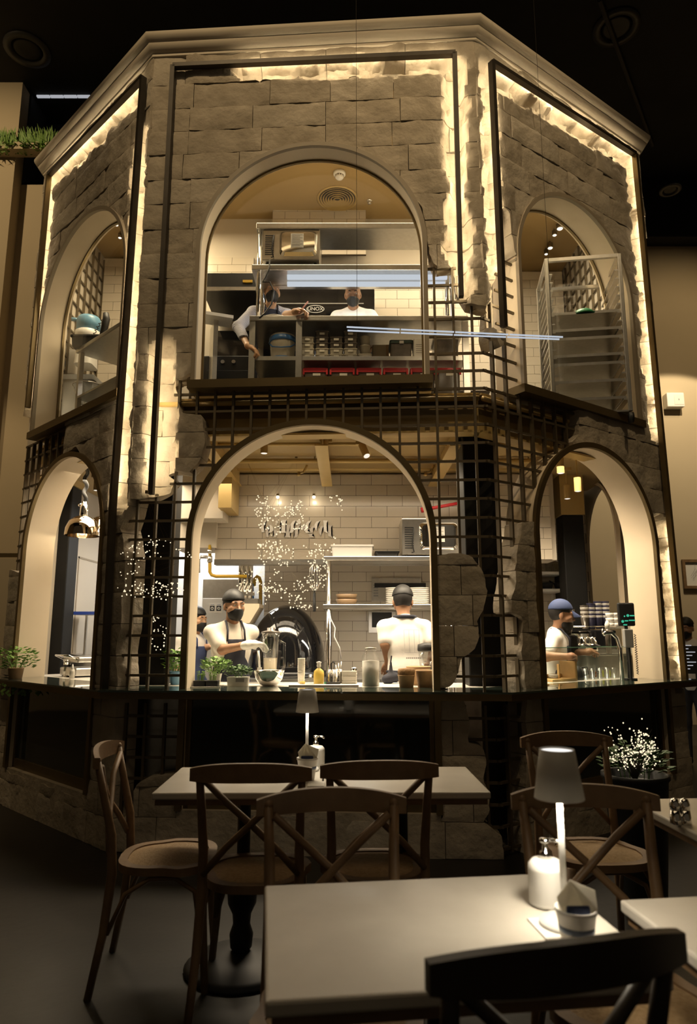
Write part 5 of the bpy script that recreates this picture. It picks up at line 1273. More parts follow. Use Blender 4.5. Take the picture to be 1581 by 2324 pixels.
cz = [(.055 + .008*math.cos(q*1.6), .008*math.sin(q*1.6), .05 + q*.0045) for q in range(70)]; obj('coiled_cord', tube(cz, .0028, 5), BLACK, t, True)
# shelves on tiled wall at right
xs0, xs1 = X(1222, 7.2, 1.9), X(1292, 7.2, 1.9)
for k, py in enumerate((1297, 1336)):
    t = thing('wall_shelf', ('upper', 'lower')[k] + ' white wall shelf beside the black column in the right arch', 'shelf', (xs0 - .2, 7.05, pz(py, 7.05)), 0, 'white wall shelves'); obj('board', box(0, xs1 - xs0 + .22, 0, .33, -.03, 0, .004), WHITE, t)
    for x in (.1, xs1 - xs0 + .1): obj('bracket', box(x, x + .02, .02, .33, -.10, -.03), BLACK, t)
z1, z2 = pz(1297, 7.05), pz(1336, 7.05)
t = thing('glass_jug', 'tall white jug on the upper wall shelf', 'jug', (X(1282, 7.2, 2), 7.2, z1)); hj = pz(1222, 7.2) - z1
obj('jug_body', lathe([(.045, 0), (.05, .02), (.045, hj*.9), (.048, hj), (.04, hj), (.038, .02)], 20), WPLAS, t, True); obj('handle', tube([(-.045, 0, hj*.85), (-.09, 0, hj*.8), (-.09, 0, hj*.35), (-.045, 0, hj*.3)], .009, 8), WPLAS, t, True)
for k, px in enumerate((1231, 1246, 1261)): tag(obj('drinking_glass', lathe([(.03, 0), (.036, .1), (.034, .1), (.028, .006), (.001, .006)], 16), GLASSC, None, True, (X(px, 7.2, 2), 7.2, z1)), f'{ORD[k]} clear glass from the left on the upper wall shelf', 'glass', 'glasses on the wall shelf')
for k, px in enumerate((1240, 1271)):
    t = thing('dark_pan', ('left', 'right')[k] + ' dark pan on the lower wall shelf', 'pan', (X(px, 7.2, 1.9), 7.2, z2), 0, 'dark pans'); obj('pan_body', lathe([(.05, 0), (.07, .07), (.066, .07), (.046, .005), (.001, .005)], 20), BLACK, t, True); obj('handle', tube([(-.065, 0, .06), (-.12, -.02, .09)], .008, 6), BLACK, t, True)
t = thing('wall_poster', 'cream and maroon poster below the white wall shelves', 'poster', (X(1272, YW, 1.6), YW - .012, pz(1370, YW))); obj('sheet', box(-.10, .10, -.004, .004, -.15, .13), mat('cream_paper', (.55, .5, .42), None, rough=.8), t); obj('print_block', join(box(-.09, -.02, -.006, -.004, -.13, -.04), box(0, .09, -.006, -.004, -.14, -.07)), mat('maroon', (.12, .02, .02), None, rough=.8), t)
# ================================================================== left bay
for k, (px, py, Yk, lab) in enumerate(((186, 1216, 6.0, 'front dome shaped chrome heat lamp in the lower left arch'), (232, 1214, 6.5, 'second chrome heat lamp partly behind the left arch frame'))):
    p = W(px, py, Yk); r = 38*PM(Yk, 2); t = thing('heat_lamp', lab, 'lamp', (p.x, Yk, p.z), 0, 'chrome heat lamps')
    obj('dome', lathe([(r, 0), (r*1.01, .008), (r*.97, .07), (r*.8, .13), (r*.5, .165), (.03, .18)], 32, cap=False), mat('copper_chrome', (.50, .40, .28), None, rough=.08, metal=1), t, True)
    obj('neck', lathe([(.03, .18), (.034, .185), (.034, .27), (.024, .29), (.02, .31)], 18), CHROME, t, True); obj('knob', tube([(-.05, 0, .275), (-.02, 0, .285)], .012, 8), CHROME, t, True)
    zt_ = 2.93 - p.z; cz = [(.012*math.sin(q*.7), .012*math.cos(q*.7), .31 + (zt_ - .34 - .03)*q/24) for q in range(25)]
    obj('coiled_cable', tube(cz, .017, 8), BLACK, t, True); obj('ceiling_rose', lathe([(.07, zt_ - .06), (.075, zt_ - .03), (.05, zt_)], 22), WHITE, t, True); obj('bulb', ball((0, 0, .04), .035), emis('heat_bulb', (1, .85, .6), 2), t, True)
    point('heat_glow', (p.x, Yk, p.z + .01), 5, (1, .82, .55), .04)
dl = obj('panel_line', join(box(Cc.x + .12, Cc.x + .126, 7.3, 7.32, .02, 2.2), box(Cc.x + .12, Cc.x + .126, 7.3, 8.3, 2.18, 2.2)), TAUPE, wl2)
obj('door_closer', box(Cc.x + .12, Cc.x + .17, 8.0, 8.12, 2.08, 2.2), BLACK, wl2)
def lc(px, d=.42):
    r_ = ray(px, 1540); dn = r_.x*LF.n.x + r_.y*LF.n.y; k = (LF.O.x*LF.n.x + LF.O.y*LF.n.y + d)/dn
    return (r_.x*k, r_.y*k, CT)
rzL = math.atan2(LF.e.y, LF.e.x)
p = lc(182, .45); t = thing('panini_press', 'stainless countertop press in the lower left arch', 'grill', p, rzL)
obj('base', box(-.15, .15, -.12, .12, .01, .08, .012), STEEL, t); obj('top_plate', box(-.15, .15, -.1, .12, .12, .17, .012), STEEL, t); obj('handle', tube([(-.13, -.1, .15), (-.13, -.17, .18), (.13, -.17, .18), (.13, -.1, .15)], .009, 8), CHROME, t, True)
obj('feet', box(-.14, .14, -.1, .1, 0, .01), BLACK, t)
p = lc(150, .35); t = thing('oil_dispenser', 'steel oil dispenser left of the countertop press', 'dispenser', p); obj('tank', cyl(.03, 0, .12, 18), STEEL, t, True); obj('collar', cyl(.031, .085, .10, 18), BLACK, t, True); obj('cap', lathe([(.028, .12), (.02, .14), (.001, .145)], 18), CHROME, t, True)
p = lc(163, .28); t = thing('squeeze_bottle', 'small clear squeeze bottle of yellow oil by the press', 'bottle', p); obj('bottle_body', lathe([(.02, 0), (.022, .05), (.018, .07), (.008, .075)], 14), CLEARP, t, True); obj('oil', cyl(.019, .003, .03, 14), YELB, t, True); obj('nozzle', lathe([(.012, .074), (.003, .115)], 12), PAPER, t, True)
p = W(175, 1390, 6.6); t = thing('shelf_unit', 'stainless back unit with blue film along its edge in the left bay', 'cabinet', (X(140, 6.9, 1.2), 7.0, .02)); wS = X(224, 6.9, 1.2) - X(140, 6.9, 1.2) + .3
zq = pz(1388, 7.0) - .02; obj('cabinet_body', box(0, wS, 0, .5, 0, .9, .008), STEEL, t); obj('upper_shelf', box(0, wS, .1, .45, zq - .03, zq), STEEL, t); obj('blue_film', box(0, wS*.7, .095, .1, zq - .028, zq + .004), mat('blue_film', (.05, .10, .5), None, rough=.3), t)
for x in (.02, wS - .04): obj('upright', box(x, x + .02, .4, .43, .9, zq), STEEL, t)
t = thing('bain_marie', 'stainless insert with lid standing on the back unit at left', 'container', (X(185, 7.2, 1.1), 7.2, .93)); obj('pan', box(-.2, .2, -.12, .12, 0, .22, .01), STEEL, t); obj('lid', xf(box(-.21, .21, -.13, .13, 0, .015, .004), TR(0, 0, .225) @ RY(math.radians(5))), STEEL, t)
t = thing('napkin_dispenser', 'white ribbed dispenser on the back unit at the left', 'dispenser', (X(136, 7.1, 1.1), 7.02, .93)); obj('case', box(-.06, .06, -.05, .05, 0, .24, .008), WPLAS, t); obj('ribs', join(*[box(-.05 + .02*q, -.044 + .02*q, -.053, -.05, .02, .22) for q in range(6)]), GREYP, t)

# ================================================================== upper kitchen, central window
YU = 5.32; t = thing('pass_station', 'tall stainless pass station with counter and two overshelves', 'workstation', (0, 0, 0))
xa, xb = X(566, YU, 4), X(1062, YU, 4)
zc1, zc2, zc3, zc4 = pz(716, YU), pz(805, YU), pz(594, YU), pz(499, YU)
obj('counter_top', box(xa, xb, YU, YU + .62, zc1 - .045, zc1, .005), STEEL, t); obj('lower_shelf', box(xa + .03, xb - .03, YU + .03, YU + .58, zc2 - .035, zc2), STEEL, t); obj('base_shelf', box(xa + .03, xb - .03, YU + .03, YU + .58, UF + .02, UF + .05), STEEL, t)
xm = X(677, YU, 3.6)
for x in (xa, xm - .025, xb - .05):
    for y in (YU + .01, YU + .55): obj('leg', box(x, x + .05, y, y + .045, UF, zc1 - .045), STEEL, t)
ov = X(577, YU, 4.4)
obj('overshelf', box(ov - .03, xb, YU + .04, YU + .38, zc3 - .05, zc3, .005), STEEL, t); obj('overshelf', box(ov, xb - .1, YU + .04, YU + .38, zc4 - .055, zc4, .005), STEEL, t)
for x in (ov + .03, xb - .12):
    for y in (YU + .07, YU + .35): obj('post', tube([(x, y, zc1), (x, y, zc4 - .05)], .018, 12), CHROME, t, True)
zl = pz(657, YU + .37); gan = obj('heat_gantry', box(ov + .12, xb - .05, YU + .30, YU + .37, zl, zl + .06, .006), STEEL, t)
for dy in (.12, .24): obj('lamp_tube', tube([(X(652, YU + dy, 4.5), YU + dy, zc3 - .075), (xb - .15, YU + dy, zc3 - .075)], .022, 12), emis('lamp_tube', (.84, .90, 1.0), .7), gan, True)
obj('hanger', join(*[box(x, x + .02, YU + .32, YU + .34, zl + .06, zc3 - .05) for x in (ov + .2, (ov + xb)/2, xb - .2)]), STEEL, gan)
area('gantry_light', ((ov + xb)/2, YU + .18, zc3 - .11), 1.2, 10, (1, .95, .86), sy=.1)
microwave(YU + .06, 594, 726, 516, 594, 'stainless microwave seen from behind on the upper pass shelf')
tag(obj('power_lead', tube([W(612, 590, YU + .02), W(610, 612, YU), W(602, 630, YU), W(596, 640, YU), W(612, 640, YU), W(621, 660, YU), W(616, 690, YU), W(600, 712, YU), W(588, 722, YU)], .007, 6), BLACK, None, True), 'black power lead looping down the upper pass station', 'cable')
for k, px in enumerate((836, 870)): tag(obj('white_dish', rbox(-.05, .05, -.06, .06, 0, .028, .02, .2), WHITE, None, 'auto', (X(px, YU + .2, 4.6), YU + .2, zc3)), ('left', 'right')[k] + ' white dish on the middle shelf of the upper pass station', 'dish', 'white dishes on the pass')
# bucket
r = 30*PM(5.5, 3.6); t = thing('plastic_bucket', 'clear bucket with blue lid rim and blue handle under the upper counter', 'bucket', (X(641, 5.5, 3.7), 5.5, zc2)); hb = pz(764, 5.5) - zc2
obj('bucket_body', lathe([(r*.88, 0), (r*.97, hb*.75), (r*.97, hb*.8)], 28), CLEARP, t, True); obj('rim', lathe([(r*1.03, hb*.72), (r*1.05, hb*.76), (r*1.05, hb*.88), (r*1.0, hb*.9)], 28), BLUE, t, True); obj('lid', lathe([(r, hb*.9), (r*.95, hb*.97), (.001, hb)], 28), CLEARP, t, True); obj('base_band', lathe([(r*.9, .0), (r*.93, .02), (r*.9, .03)], 28), BLUE, t, True)
obj('handle', tube([(-r*1.05, 0, hb*.75), (-r*.7, -r*.85, hb*.45), (0, -r*1.1, hb*.38), (r*.7, -r*.85, hb*.45), (r*1.05, 0, hb*.75)], .006, 6), BLUE, t, True)
# stacked tubs
def tub(px, zk, w_, h_, m, lab, grp, Y=5.48, z0=None):
    t = thing('food_tub', lab, 'tub', (X(px, Y, 3.7), Y, zk), 0, grp); obj('tub_body', rbox(-w_*.46, w_*.46, -.06, .06, 0, h_*.85, .015, .08), m, t, 'auto')
    obj('lid', rbox(-w_*.5, w_*.5, -.066, .066, h_*.8, h_*.97, .018), CLEARP if m != SMOKEP else SMOKEP, t, 'auto'); obj('date_sticker', box(-w_*.18, w_*.18, -.068, -.064, h_*.3, h_*.65), PAPER, t)
w_ = 31*PM(5.48, 3.7); h_ = 13.4*PM(5.48, 3.7)*1.02
for j, (px, n_) in enumerate(((698, 4), (731, 5), (763, 4), (795, 5))):
    for k in range(n_): tub(px, zc2 + k*h_, w_, h_, (CLEARP if k < 2 else SMOKEP) if j else (WPLAS if k < 2 else CLEARP), f'small food tub, {ORD[k]} from the bottom of the {ORD[j]} stack from the left', 'small food tubs on the upper shelf')
tub(828, zc2, w_, h_, WPLAS, 'single pale food tub right of the four stacks', 'small food tubs on the upper shelf')
r = 12*PM(5.5, 3.7); tag(obj('deli_pot', lathe([(r*.85, 0), (r, .09), (r*1.06, .092), (r*1.06, .10), (.001, .10)], 20), CLEARP, None, True, (X(828, 5.5, 3.75), 5.5, zc2 + h_*.98)), 'round clear deli pot on top of the single pale tub', 'pot')
tag(obj('deli_pot', lathe([(r*.85, 0), (r, .07), (r*1.06, .072), (r*1.06, .08), (.001, .08)], 20), CLEARP, None, True, (X(828, 5.5, 3.75), 5.5, zc2 + h_*.98 + .102)), 'upper round clear deli pot of the little stack', 'pot')
x0 = X(845, 5.6, 3.7); t = thing('cereal_bag', 'tan paper bag leaning behind on the upper lower shelf', 'bag', (x0, 5.62, zc2)); obj('bag_body', rbox(0, .14, 0, .1, 0, .22, .015, -.06), mat('tan_bag', (.42, .34, .22), None, rough=.8), t, 'auto'); obj('side_band', box(.12, .145, -.002, .1, .0, .22), KRAFT, t)
x0 = X(886, 5.5, 3.7); w2 = X(934, 5.5, 3.7) - x0; t = thing('crate', 'dark green lidded crate on the lower shelf of upper pass', 'crate', (x0, 5.45, zc2)); obj('crate_body', rbox(0, w2, 0, .2, 0, .17, .015, .06), SMOKEP, t, 'auto'); obj('lid', rbox(-.01, w2 + .01, -.01, .21, .16, .185, .02), DGREEN, t, 'auto'); obj('clip', box(w2*.4, w2*.6, -.016, -.008, .15, .175), STEEL, t)
x0 = X(938, 5.45, 3.7); w2 = X(962, 5.45, 3.7) - x0; t = thing('jerrycan', 'white jerrycan with red cap beside the dark crate', 'canister', (x0, 5.42, zc2)); obj('can_body', rbox(0, w2, 0, .16, 0, .185, .015), WPLAS, t, 'auto'); obj('cap', cyl(.025, .185, .205, 16, w2*.5, .08), RED, t, True); obj('label_print', join(*[box(w2*.2, w2*.8, -.002, .0, .06 + .018*q, .064 + .018*q) for q in range(5)]), mat('print_grey', (.33,)*3), t)
x0 = X(985, 5.45, 3.7); w2 = X(1040, 5.45, 3.7) - x0; t = thing('storage_box', 'large clear storage box behind the lattice on the upper pass', 'box', (x0, 5.42, zc2)); obj('box_body', rbox(0, w2, 0, .2, 0, .18, .02, .05), SMOKEP, t, 'auto'); obj('lid', rbox(-.008, w2 + .008, -.008, .208, .18, .2, .02), CLEARP, t, 'auto')
# red lid boxes
zrb = UF + .05; 
for k, px in enumerate((715, 776, 837, 898, 960, 1018)):
    Yr = 5.42; w2 = 58*PM(Yr, 3.3); hh = pz(836, Yr) - zrb; t = thing('red_lid_box', f'{ORD[k]} red lidded clear box from the left along the upper base shelf', 'box', (X(px, Yr, 3.4), Yr, zrb), 0, 'red lidded boxes')
    obj('box_body', rbox(-w2*.46, w2*.46, 0, .2, 0, hh - .03, .02, .04), SMOKEP, t, 'auto'); obj('lid', rbox(-w2*.5, w2*.5, -.012, .212, hh - .035, hh, .022), RED, t, 'auto'); obj('latch', box(-w2*.49, -w2*.42, -.018, -.01, hh - .06, hh - .01), RED, t); obj('latch', box(w2*.42, w2*.49, -.018, -.01, hh - .06, hh - .01), RED, t); obj('sticker', box(-w2*.1, w2*.2, -.004, .004, hh - .065, hh - .045), PAPER, t)
t = thing('water_bottle', 'small water bottle with blue cap beside paper under the counter', 'bottle', (X(660, 5.42, 3.3), 5.42, zrb)); obj('bottle_body', lathe([(.022, 0), (.024, .01), (.024, .08), (.01, .105)], 16), GLASSC, t, True); obj('cap', cyl(.012, .105, .12, 12), BLUE, t, True)
t = thing('paper_bag', 'small white paper bag under the upper counter at left', 'bag', (X(645, 5.46, 3.3), 5.46, zrb)); obj('bag_body', rbox(-.04, .03, 0, .05, 0, .11, .008, -.12), PAPER, t, 'auto'); obj('folded_top', box(-.045, .035, .01, .04, .108, .122, .004), PAPER, t)
# red pen in the man's hand and dish in front of him
a_, b_ = W(680, 708, 5.28), W(699, 684, 5.26); t = thing('pink_straw', 'pink straw shaped pen held by the man in striped shirt', 'pen', (0, 0, 0)); obj('barrel', tube([a_, b_], .006, 8), mat('pink', (.62, .30, .30), None, rough=.5), t, True); obj('tip', tube([a_, a_ + (a_ - b_)*.2], [.006, .002], 8), mat('pink', (.62, .3, .3)), t, True)
tag(obj('serving_plate', lathe([(.06, 0), (.12, .014), (.12, .018), (.001, .006)], 28), WHITE, None, True, (X(624, 5.45, 4), 5.45, zc1)), 'white plate on the upper counter before the striped shirt man', 'plate')
# rear wall of upper kitchen, black oven with its round badge, hood
YV = 6.62; uw = struct(obj('wall_upper', box(-1.75, 1.45, YV + .03, YV + .12, UF, 5.76), PLI), 'tiled rear wall of the upper kitchen', 'wall')
tile_wall(uw, X(618, YV, 5), X(830, YV, 5), YV - .12, pz(592, YV), pz(480, YV), .26, .085); tile_wall(uw, X(460, YV, 5), X(575, YV, 5), YV - .005, pz(622, YV), pz(585, YV), .3, .085); tile_wall(uw, X(838, YV, 4.5), 1.44, YV - .005, 3.8, pz(600, YV), .24, .10, .07)
uwr = struct(obj('wall_upper_right', box(1.45, 2.62, 7.73, 7.8, UF, 5.76), PLI), 'tiled rear wall of the upper right bay', 'wall'); tile_wall(uwr, 1.46, 2.61, 7.7, 3.3, 5.74, .30, .11)
uwl = struct(obj('wall_upper_left', box(-2.9, -1.75, 7.43, 7.5, UF, 5.76), PLI), 'tiled rear wall of the upper left bay', 'wall'); tile_wall(uwl, -2.89, -1.76, 7.4, 3.3, 5.74, .30, .11)
xo0, xo1 = X(600, 6.35, 4.4), X(850, 6.35, 4.4); t = thing('combi_oven', 'large black combi oven behind the two men upstairs', 'oven', (xo0, 6.3, UF)); wO = xo1 - xo0; zo = pz(655, 6.3) - UF
obj('oven_body', box(0, wO, 0, .3, .3, zo, .01), BGLOSS, t); obj('stand', box(.02, wO - .02, .02, .28, 0, .3), STEEL, t); obj('door_gap', box(.01, wO*.9, -.004, 0, pz(690, 6.3) - UF, pz(688, 6.3) - UF), GREYP, t)
bz, bx = pz(701, 6.29) - UF, X(715, 6.29, 4.4) - xo0
el_ = [(.085*math.cos(q*math.pi/16), .038*math.sin(q*math.pi/16)) for q in range(32)]; bd = obj('badge', tube([(bx + x, -.006, bz + z) for x, z in el_], .0045, 5, True), mat('badge_white', (.6, .6, .6), None, rough=.4), t)
text('badge_text', 'UNOX', .052, mat('badge_white', (.6, .6, .6)), bd, (bx, -.008, bz), (math.pi/2, 0, 0))
t = thing('extractor_hood', 'dark extractor hood at the left of the upper kitchen', 'hood', (0, 0, 0)); x0, x1 = X(462, 6.0, 4.7), X(582, 6.0, 4.7)
obj('hood_body', box(x0, x1, 5.95, 6.6, pz(658, 5.95), pz(620, 5.95)), mat('dark_steel', (.05,)*3), t); obj('front_strip', box(x0, x1, 5.94, 5.95, pz(660, 5.95), pz(652, 5.95)), STEEL, t); obj('warning_label', box(x1 - .12, x1 - .03, 5.935, 5.95, pz(642, 5.95), pz(637, 5.95)), YEL, t)
t = thing('cooking_range', 'dark cooking range under the extractor hood at left', 'range', (X(462, 6.0, 3.6), 5.95, UF)); wR = X(580, 6, 3.6) - X(462, 6, 3.6); obj('range_body', box(0, wR, 0, .6, 0, .85, .01), mat('dark_steel', (.05,)*3), t); obj('back_panel', box(0, wR, .55, .6, .85, 1.35), BGLOSS, t); obj('oven_door', box(.03, wR - .03, -.012, 0, .15, .7, .004), BLACK, t)
for q in range(3): obj('knob', xf(cyl(.018, 0, .025, 12), TR(.08 + .1*q, 0, .78) @ RX(math.pi/2)), STEEL, t)
t = thing('white_range_shelf', 'tilted white tray on the range at the left window edge', 'tray', (X(490, 5.8, 3.9), 5.75, pz(728, 5.75)), .35); obj('tray_base', box(-.16, .14, -.1, .1, 0, .012), WHITE, t); obj('rim', join(box(-.16, .14, -.1, -.09, .012, .03), box(-.16, .14, .09, .1, .012, .03)), WHITE, t)
t['label'] = 'white tray standing out at the left edge of the upper window'
obj('support_arm', box(-.02, .02, -.02, .2, -.6, 0), STEEL, t)
# ceiling fittings
p = ray(770, 392); k = (5.76 - CAMH)/p.z; t = thing('smoke_detector', 'white round smoke detector on the ochre ceiling', 'smoke detector', (p.x*k, p.y*k, 5.76)); obj('base', lathe([(.06, 0), (.06, -.02), (.05, -.03)], 24), WHITE, t, True); obj('chamber', lathe([(.042, -.03), (.042, -.05), (.03, -.065), (.001, -.068)], 24), WHITE, t, True)
for q in range(10): a = q*.628; obj('vent_slit', box(.04*math.cos(a) - .004, .04*math.cos(a) + .004, .04*math.sin(a) - .004, .04*math.sin(a) + .004, -.048, -.036), BLACK, t)
p = ray(765, 451); k = (5.76 - CAMH)/p.z; t = thing('air_diffuser', 'round ringed air diffuser in the ochre ceiling', 'vent', (p.x*k, p.y*k, 5.76))
for q in range(6): r = .03 + .026*q; obj('ring', lathe([(r, 0), (r + .012, -.012 - .003*(5 - q)), (r + .016, -.010 - .003*(5 - q)), (r + .006, 0)], 28), GOLD, t, True)
obj('outer_flange', lathe([(.185, 0), (.19, -.01), (.21, -.006), (.21, 0)], 28), GOLD, t, True); obj('dark_throat', lathe([(.001, -.001), (.18, -.001)], 28, cap=False), IRON, t)
p = ray(838, 455); k = (5.76 - CAMH)/p.z; t = thing('fire_sprinkler', 'tiny sprinkler head on the ochre ceiling right of the diffuser', 'sprinkler', (p.x*k, p.y*k, 5.76)); obj('escutcheon', lathe([(.03, 0), (.028, -.008), (.01, -.01)], 16), CHROME, t, True); obj('deflector', lathe([(.008, -.01), (.008, -.03), (.022, -.034), (.001, -.036)], 12), CHROME, t, True)
# spotlights in the side windows
def upspot(px, py, Y, lab, b=1.):
    p = ray(px, py); kk_ = (5.68 - CAMH)/p.z; p = Vector((p.x*kk_, p.y*kk_, 5.68)); b *= 1.25; t = thing('ceiling_spotlight', lab, 'spotlight', (p.x, p.y, p.z), 0, 'upper bay spotlights'); r = .032*b
    obj('can', lathe([(r, 0), (r*1.1, .012), (r*1.1, .05), (.01, .06)], 16), BRONZE, t, True); obj('lens', ball((0, 0, .002), r*.95, 14, 8, 1, 1, .5), emis('spot_lens', (1, .93, .78), 1.6), t, True); obj('stem', tube([(0, 0, .05), (0, 0, max(.10, 5.76 - p.z))], .006, 6), BRONZE, t)
for k, (px, py, Y, b) in enumerate(((1291, 480, 5.9, .75), (1281, 492, 6.2, .55), (1270, 519, 5.9, .85), (1258, 534, 6.2, .6), (1248, 563, 6.0, .75), (1239, 577, 6.3, .55))): upspot(px, py, Y, f'{ORD[k]} spotlight down the slanting row in the upper right window', b)
for k, (px, py, Y, b) in enumerate(((248, 497, 6.0, .8), (264, 511, 6.3, .55), (272, 540, 6.1, .5), (287, 555, 6.3, .35))): upspot(px, py, Y, f'{ORD[k]} spotlight from the top in the upper left window', b)
# upper right window: baking rack
Yk = 5.45; x0, x1 = X(1236, Yk, 4.2), X(1382, Yk, 4.2)
pa, pb_ = W(1290, 892, 5.25), W(1268, 590, 5.25)
t = thing('baking_rack', 'tall stainless baking tray rack on wheels in the upper right window', 'rack', (X(1322, 5.55, 4), 5.62, UF), math.radians(-8)); hw, hd, hr = .30, .26, pz(588, 5.4) - UF
for sx in (-1, 1):
    for sy in (-1, 1):
        obj('post', box(sx*hw - .016, sx*hw + .016, sy*hd - .016, sy*hd + .016, .1, hr, .004), STEEL, t); obj('caster', xf(cyl(.045, -.015, .015, 16), TR(sx*hw, sy*hd, .047) @ RY(math.pi/2)), BLACK, t, True)
    obj('top_rail', box(sx*hw - .014, sx*hw + .014, -hd, hd, hr - .03, hr), STEEL, t)
obj('top_bar', box(-hw, hw, -hd - .014, -hd + .014, hr - .03, hr), STEEL, t); obj('top_bar', box(-hw, hw, hd - .014, hd + .014, hr - .03, hr), STEEL, t); obj('bottom_bar', box(-hw, hw, -hd, hd, .1, .115), STEEL, t)
for q in range(16):
    z = .2 + q*(hr - .35)/15
    for sx in (-1, 1): obj('runner', box(sx*hw - (.045 if sx > 0 else -.0), sx*hw + (.0 if sx > 0 else .045), -hd, hd, z, z + .012), STEEL, t)
for q in (0, 2, 4, 5, 7, 8, 10):
    z = .214 + q*(hr - .35)/15; tag(obj('baking_tray', join(box(-hw + .02, hw - .02, -hd + .01, hd - .01, 0, .005), box(-hw + .02, hw - .02, -hd + .01, -hd + .016, .005, .024), box(-hw + .02, hw - .02, hd - .016, hd - .01, .005, .024)), STEEL, None, False, (X(1322, 5.55, 4), 5.62, UF + z), (0, 0, math.radians(-8))), f'steel baking tray on the {ORD[q]} level from the bottom of the rack', 'tray', 'baking trays in the rack')
zg = UF + .214 + 10*(hr - .35)/15 + .006; t = thing('green_lid', 'green plastic bowl lying on the top tray of the rack', 'bowl', (X(1312, 5.5, 4.5), 5.45, zg)); obj('bowl_shell', lathe([(.10, 0), (.105, .012), (.07, .05), (.001, .06)], 24), GREENP, t, True); obj('rim', lathe([(.105, 0), (.112, .004), (.112, .01), (.104, .012)], 24), GREENP, t, True)
# upper left window things
YQ = 5.75; zt = pz(722, YQ); xq0, xq1 = X(148, 6.3, 4), X(285, 5.5, 4)
t = thing('prep_table', 'steel prep table just behind the upper left window', 'table', (LF.world(LF.L*.5, .50, UF)), rzL); obj('table_top', box(-.62, .72, -.24, .26, .90, .94, .004), STEEL, t); obj('under_shelf', box(-.6, .7, -.22, .24, .45, .47), STEEL, t)
for sx in (-.58, .68):
    for sy in (-1, 1): obj('leg', box(sx - .02, sx + .02, sy*.2 - .02, sy*.2 + .02, 0, .90), STEEL, t)
zT = UF + .94
def lw(px, d):
    r_ = ray(px, 700); dn = r_.x*LF.n.x + r_.y*LF.n.y; k = (LF.O.x*LF.n.x + LF.O.y*LF.n.y + d)/dn
    return (r_.x*k, r_.y*k, zT)
t = thing('juicer', 'white juicer with pale blue lid in the upper left window', 'juicer', lw(204, .52)); obj('base', rbox(-.08, .08, -.10, .10, 0, .22, .04, -.12), WPLAS, t, 'auto'); obj('neck', lathe([(.05, .22), (.08, .26), (.12, .29), (.125, .36), (.11, .37)], 24), WPLAS, t, True); obj('lid', lathe([(.115, .37), (.118, .49), (.10, .52), (.001, .53)], 24), LBLUE, t, True); obj('spout', tube([(-.1, 0, .5), (-.17, -.02, .5)], .02, 8), LBLUE, t, True)
t = thing('hand_blender', 'black stick blender with coiled cord leaning on the prep table', 'blender', lw(236, .46)); obj('grip', tube([(0, 0, .12), (.03, 0, .34), (.02, 0, .40)], [.032, .035, .026], 14), BLACK, t, True); obj('shaft', tube([(0, 0, .0), (0, 0, .12)], .02, 12), STEEL, t, True); obj('coiled_cord', tube([(.02 - .12*math.sin(q/40*1.6) + .012*math.cos(q*1.5), .012*math.sin(q*1.5), .38 - .008*q) for q in range(46)], .004, 5), BLACK, t, True)
t = thing('soap_dispenser', 'white wall soap dispenser with blue drop in the upper left window', 'dispenser', lw(166, .50)); obj('case', rbox(-.08, .08, -.06, .06, 0, .26, .03, -.05), WPLAS, t, 'auto'); obj('window_drop', ball((0, -.062, .1), .025, 12, 8, .8, .3, 1.5), BLUE, t, True); obj('sensor', box(-.02, .02, -.064, -.058, .2, .22, .004), BLACK, t)
t = thing('crate_box', 'dark plastic crate in front of the juicer', 'crate', lw(208, .34)); obj('crate_body', rbox(-.14, .14, -.08, .08, 0, .10, .02, .05), BLACK, t, 'auto'); obj('rim', rbox(-.15, .15, -.09, .09, .09, .105, .02), BLACK, t, 'auto')
t = thing('grey_tub', 'grey bin under the prep table in the upper left window', 'bin', (lw(200, .50)[0], lw(200, .50)[1], UF)); obj('bin_body', rbox(-.15, .15, -.13, .13, 0, .75, .03, .06), GREYP, t, 'auto'); obj('lid', rbox(-.16, .16, -.14, .14, .75, .80, .03), GREYP, t, 'auto')
t = thing('wire_basket', 'round wire basket on the shelf below the prep table', 'basket', (lw(215, .48)[0], lw(215, .48)[1], UF + .47)); 
for q in range(12): a = q*.5236; obj('wire', tube([(.08*math.cos(a), .08*math.sin(a), 0), (.15*math.cos(a), .15*math.sin(a), .2)], .003, 5), STEEL, t)
for zz_, rr_ in ((0, .08), (.1, .115), (.2, .15)): obj('hoop', tube([(rr_*math.cos(q*.3142), rr_*math.sin(q*.3142), zz_) for q in range(20)], .004, 5, True), STEEL, t)

